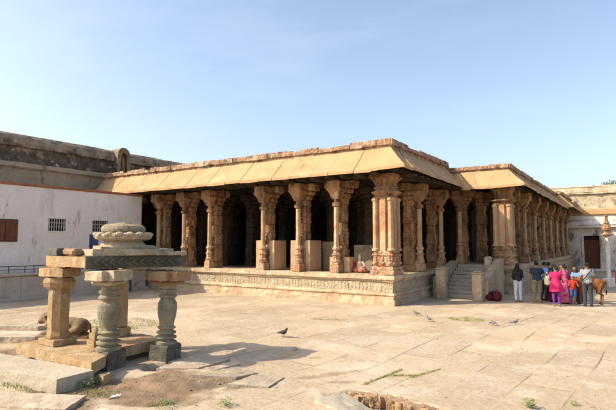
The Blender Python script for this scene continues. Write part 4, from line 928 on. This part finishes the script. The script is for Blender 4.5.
t = MB(); pts = [(-.17, .0, 1.44), (-.10, .155, 1.36), (.06, .17, 1.16), (.17, .12, 1.0), (.185, .0, .97), (.10, -.16, 1.1), (-.08, -.15, 1.34), (-.17, 0, 1.44)]
for a_, b_ in zip(pts[:-1], pts[1:]): t.caps(a_, b_, .022, .022, 6)
obj('strap', remeshed('strap', t, .01, 1), CL['black'], mr, smooth=True)
make_person((-.64, 24.3, 0), R_(95), 1.66, 'person in dark red with dark hair cut off by the right edge of the photo', 'maroon', 'charcoal', 'm', head_turn=R_(-10), arms=dict(l=((-.2, -.12, 1.13), (-.15, -.36, 1.05)), r=((.2, -.10, 1.13), (.16, -.34, 1.06))))
# bag hanging at the pink woman's side
m = MB(); m.ell((0, 0, .17), (.12, .07, .19)); m.ell((.01, 0, .08), (.13, .08, .10)); m.caps((-.06, 0, .33), (-.02, 0, .52), .012, .01, 6); m.caps((.06, 0, .33), (.0, 0, .52), .012, .01, 6)
tag(obj('shoulder_bag', remeshed('shoulder_bag', m, .012, 2), CL['cream'], None, smooth=True, loc=(-3.03, 22.2, .82)), 'cream cloth bag hanging at the side of the woman in hot pink', 'bag')
# calf
def calf():
    root = empty('brown_calf', (-1.66, 23.7, 0), 'small brown calf standing in the group behind the man in grey', 'calf', rz=R_(200))
    root.scale = (.86, .86, .88)
    b = MB()   # faces +X local, then turned
    b.ell((-.36, 0, .92), (.33, .22, .26)); b.ell((.0, 0, .90), (.42, .23, .27)); b.ell((.38, 0, .95), (.28, .20, .27)); b.ell((.40, 0, 1.16), (.17, .09, .12))
    b.caps((.50, 0, 1.0), (.82, 0, 1.14), .17, .10); b.caps((.80, 0, 1.16), (.92, 0, 1.16), .105, .09); b.caps((.92, 0, 1.14), (1.12, 0, 1.03), .085, .055); b.ell((.6, 0, .86), (.18, .03, .14))
    b.caps((-.55, 0, 1.0), (-.62, 0, 1.02), .14, .10)
    for s_ in (-1, 1):
        b.caps((.40, .11*s_, .80), (.42, .11*s_, .48), .095, .05); b.caps((.42, .11*s_, .48), (.43, .11*s_, .12), .045, .033); b.caps((.43, .11*s_, .12), (.45, .11*s_, .04), .036, .042)
        b.caps((-.45, .12*s_, .86), (-.38, .12*s_, .56), .14, .075); b.caps((-.38, .12*s_, .56), (-.54, .12*s_, .42), .07, .042); b.caps((-.54, .12*s_, .42), (-.50, .12*s_, .12), .038, .033); b.caps((-.50, .12*s_, .12), (-.47, .12*s_, .04), .036, .042)
        b.caps((.86, .09*s_, 1.18), (.82, .24*s_, 1.14), .03, .02, 8); b.ell((.83, .18*s_, 1.15), (.03, .08, .045))
    b.caps((-.62, 0, 1.10), (-.72, 0, 1.0), .045, .03, 6); b.caps((-.72, 0, 1.0), (-.72, 0, .60), .028, .02, 6)
    body = obj('body', remeshed('body', b, .016, 3), simple('calf_hide', (.16, .055, .018), .85, (.23, .095, .035), 3), root, smooth=True)
    m = MB()
    for s_ in (-1, 1): m.caps((.87, .06*s_, 1.25), (.86, .11*s_, 1.36), .025, .01, 6)
    obj('horns', m, HAIR, body)
    for x, s_ in ((.45, 1), (.45, -1), (-.47, 1), (-.47, -1)):
        m = MB(); m.caps((x, .11*s_, .03), (x+.02, .11*s_, .02), .045, .045, 8); obj('hoof', m, HAIR, body)
    m = MB(); m.caps((-.72, 0, .62), (-.71, 0, .45), .034, .022, 8); obj('tail_tuft', m, HAIR, body)
    return root
calf()
# bags on the ground
def bagpile():
    g = random.Random(4)
    for (dx, dy, c, lab, s_) in ((0, 0, 'maroon', 'smaller dark red rucksack at the foot of the sloping stair wall', .95), (.34, .05, 'maroon', 'larger dark red rucksack to the right of the smaller one by the stairs', 1.12), (.17, .3, 'black', 'black rucksack leaning behind the two dark red rucksacks', 1.1)):
        m = MB(); m.ell((0, 0, .17), (.18, .13, .19)); m.ell((0, -.11, .13), (.12, .07, .10)); m.caps((-.1, .08, .3), (.1, .08, .3), .05, .05)
        o = obj('rucksack', remeshed('rucksack', m, .014, 2), CL[c], None, smooth=True, loc=(-5.42+dx, 22.6+dy, 0)); o.scale = (s_, s_, s_); o.rotation_euler.z = g.random()
        tag(o, lab, 'bag', 'rucksacks piled by the stairs')
        q_ = MB(); q_.caps((-.08, -.02, .34), (0, -.02, .42), .012, .012, 6); q_.caps((.08, -.02, .34), (0, -.02, .42), .012, .012, 6); obj('strap', q_, CL['black'], o)
bagpile()
# painted statue on the hall floor
st_ = empty('painted_statue', (-10.15, 19.65, FZ), 'small painted statue with white head and red and pink clothes between two hall pillars', 'statue', rz=R_(10))
m = MB(); m.ell((-.12, -.05, .12), (.20, .20, .13)); m.ell((.14, -.05, .12), (.20, .20, .13)); m.caps((0, 0, .16), (0, 0, .40), .15, .13); m.caps((0, 0, .42), (0, 0, .58), .07, .06); m.ell((0, -.01, .66), (.075, .085, .10)); m.ell((0, 0, .76), (.05, .05, .05)); m.caps((0, -.08, .65), (0, -.11, .63), .015, .014, 6)
m.caps((-.15, 0, .46), (-.28, -.02, .34), .05, .04); m.caps((-.28, -.02, .34), (-.22, -.06, .52), .04, .035); m.caps((.15, 0, .46), (.25, -.05, .30), .05, .04); m.caps((.25, -.05, .30), (.12, -.18, .24), .04, .035)
sb = obj('body', remeshed('body', m, .013, 2), simple('white_painted_plaster', (.50, .42, .32)), st_, smooth=True)
m = MB(); m.ell((-.12, -.05, .12), (.215, .215, .135)); m.ell((.14, -.05, .12), (.215, .215, .135)); obj('skirt', remeshed('skirt', m, .014, 2), simple('faded_pink_paint', (.42, .20, .15), .8, (.30, .07, .05), 9), sb, smooth=True)
m = MB(); m.caps((-.15, 0, .46), (-.29, -.02, .36), .062, .055); m.caps((-.3, -.02, .33), (-.235, -.05, .50), .052, .045); m.caps((-.14, -.02, .26), (.14, -.02, .26), .09, .09); obj('sash', remeshed('sash', m, .013, 2), simple('red_paint', (.32, .04, .035)), sb, smooth=True)
# birds
pg = simple('pigeon_feather', (.10, .10, .115), .6, (.19, .19, .20), 18); cr = simple('crow_feather', (.018, .018, .02), .45, (.06, .055, .055), 9)
beak = simple('beak', (.05, .045, .04)); foot = simple('bird_leg', (.22, .07, .05))
def bird(name, label, cat, loc, ang, m_, s_, grp=None, peck=False):
    root = empty(name, loc, label, cat, grp, rz=ang); root.scale = (s_, s_, s_)
    b = MB(); b.ell((0, 0, .125), (.085, .055, .055), Matrix.Rotation(R_(-18), 3, 'Y')); b.ell((.05, 0, .14), (.05, .045, .048))
    hd = (.14, 0, .07) if peck else (.105, 0, .215)
    b.caps((.07, 0, .155), hd, .034, .024); b.ell(hd, (.03, .026, .027)); b.caps((-.06, 0, .115), (-.20, 0, .085), .03, .014)
    b.ell((-.02, .045, .13), (.085, .016, .035), Matrix.Rotation(R_(-12), 3, 'Y')); b.ell((-.02, -.045, .13), (.085, .016, .035), Matrix.Rotation(R_(-12), 3, 'Y'))
    bo = obj('body', remeshed('body', b, .006, 1), m_, root, smooth=True)
    m = MB(); e = (.175, 0, .03) if peck else (.15, 0, .207); m.caps(hd, e, .012, .004, 6); obj('beak', m, beak, bo)
    for q in (-1, 1): m = MB(); m.caps((.01, .022*q, .09), (.015, .022*q, .01), .005, .004, 5); m.caps((.0, .022*q, .006), (.04, .022*q, .004), .004, .003, 5); obj('leg', m, foot, bo)
    return root
bird('crow', 'black crow standing alone on the sunlit paving to the right of the small pavilion', 'crow', (-7.95, 10.95, gz(-7.95, 10.95)), R_(-5), cr, 1.1)
for (x, y, a_, pk, lab) in ((-6.38, 16.55, 200, False, 'grey pigeon standing nearest the corner of the hall plinth'), (-5.6, 15.6, 160, False, 'grey pigeon just in front of the one nearest the hall plinth'), (-3.71, 15.9, 170, True, 'grey pigeon pecking at the paving right of the grass ring'), (-3.19, 16.45, 20, False, 'grey pigeon farthest right on the paving')):
    bird('pigeon', lab, 'pigeon', (x, y, 0), R_(a_), pg, .8, 'pigeons on the paving', pk)
# far things: blue drum and painted step seen under the pavilion roof
m = MB(); m.lathe([(.26, 0), (.28, .03), (.28, .28), (.295, .3), (.28, .32), (.28, .58), (.295, .6), (.28, .62), (.28, .86), (.26, .9)], 18)
tag(obj('blue_drum', m, 'bluepaint', None, smooth=False, loc=(-22.1, 16.6, 0)), 'blue drum standing on the ground by the end of the plastered ledge', 'drum')
# tree behind the right building
def tree(x, y, h, r, label, seed):
    g = random.Random(seed); root = empty('leafy_tree', (x, y, 0), label, 'tree', 'trees beyond the right building')
    m = MB(); m.caps((0, 0, -.1), (.1, 0, h*.55), .25, .16, 8)
    for i in range(7): a_ = g.random()*6.28; m.caps((.05, 0, h*(.4+.15*g.random())), (r*.6*math.cos(a_), r*.6*math.sin(a_), h*(.7+.25*g.random())), .1, .03, 6)
    obj('trunk', m, 'nandi', root)
    m = MB(); cl_ = [(g.gauss(0, r*.5), g.gauss(0, r*.5), h*(.62+.36*g.random()), r*(.16+.16*g.random())) for _ in range(26)]
    for i in range(5200):
        c = cl_[g.randrange(len(cl_))]; v = Vector((g.gauss(0, 1), g.gauss(0, 1), g.gauss(0, 1))).normalized()*c[3]*(.5+.6*g.random()); p = Vector(c[:3])+v
        u = Vector((g.gauss(0, 1), g.gauss(0, 1), g.gauss(0, 1))).normalized()*.11; w_ = u.cross(v).normalized()*.05
        m.add([p-u, p+w_, p+u, p-w_], [(0, 1, 2, 3)])
    obj('crown', m, simple('tree_leaf', (.07, .10, .03), .6, (.12, .14, .05), 1.5), root)
tree(-.2, 66, 9.3, 3.0, 'leafy green tree showing above the parapet at the right edge', 2)
tree(-4.3, 70, 9.5, 2.2, 'sparse tree whose tips just show above the parapet left of the leafier one', 5)
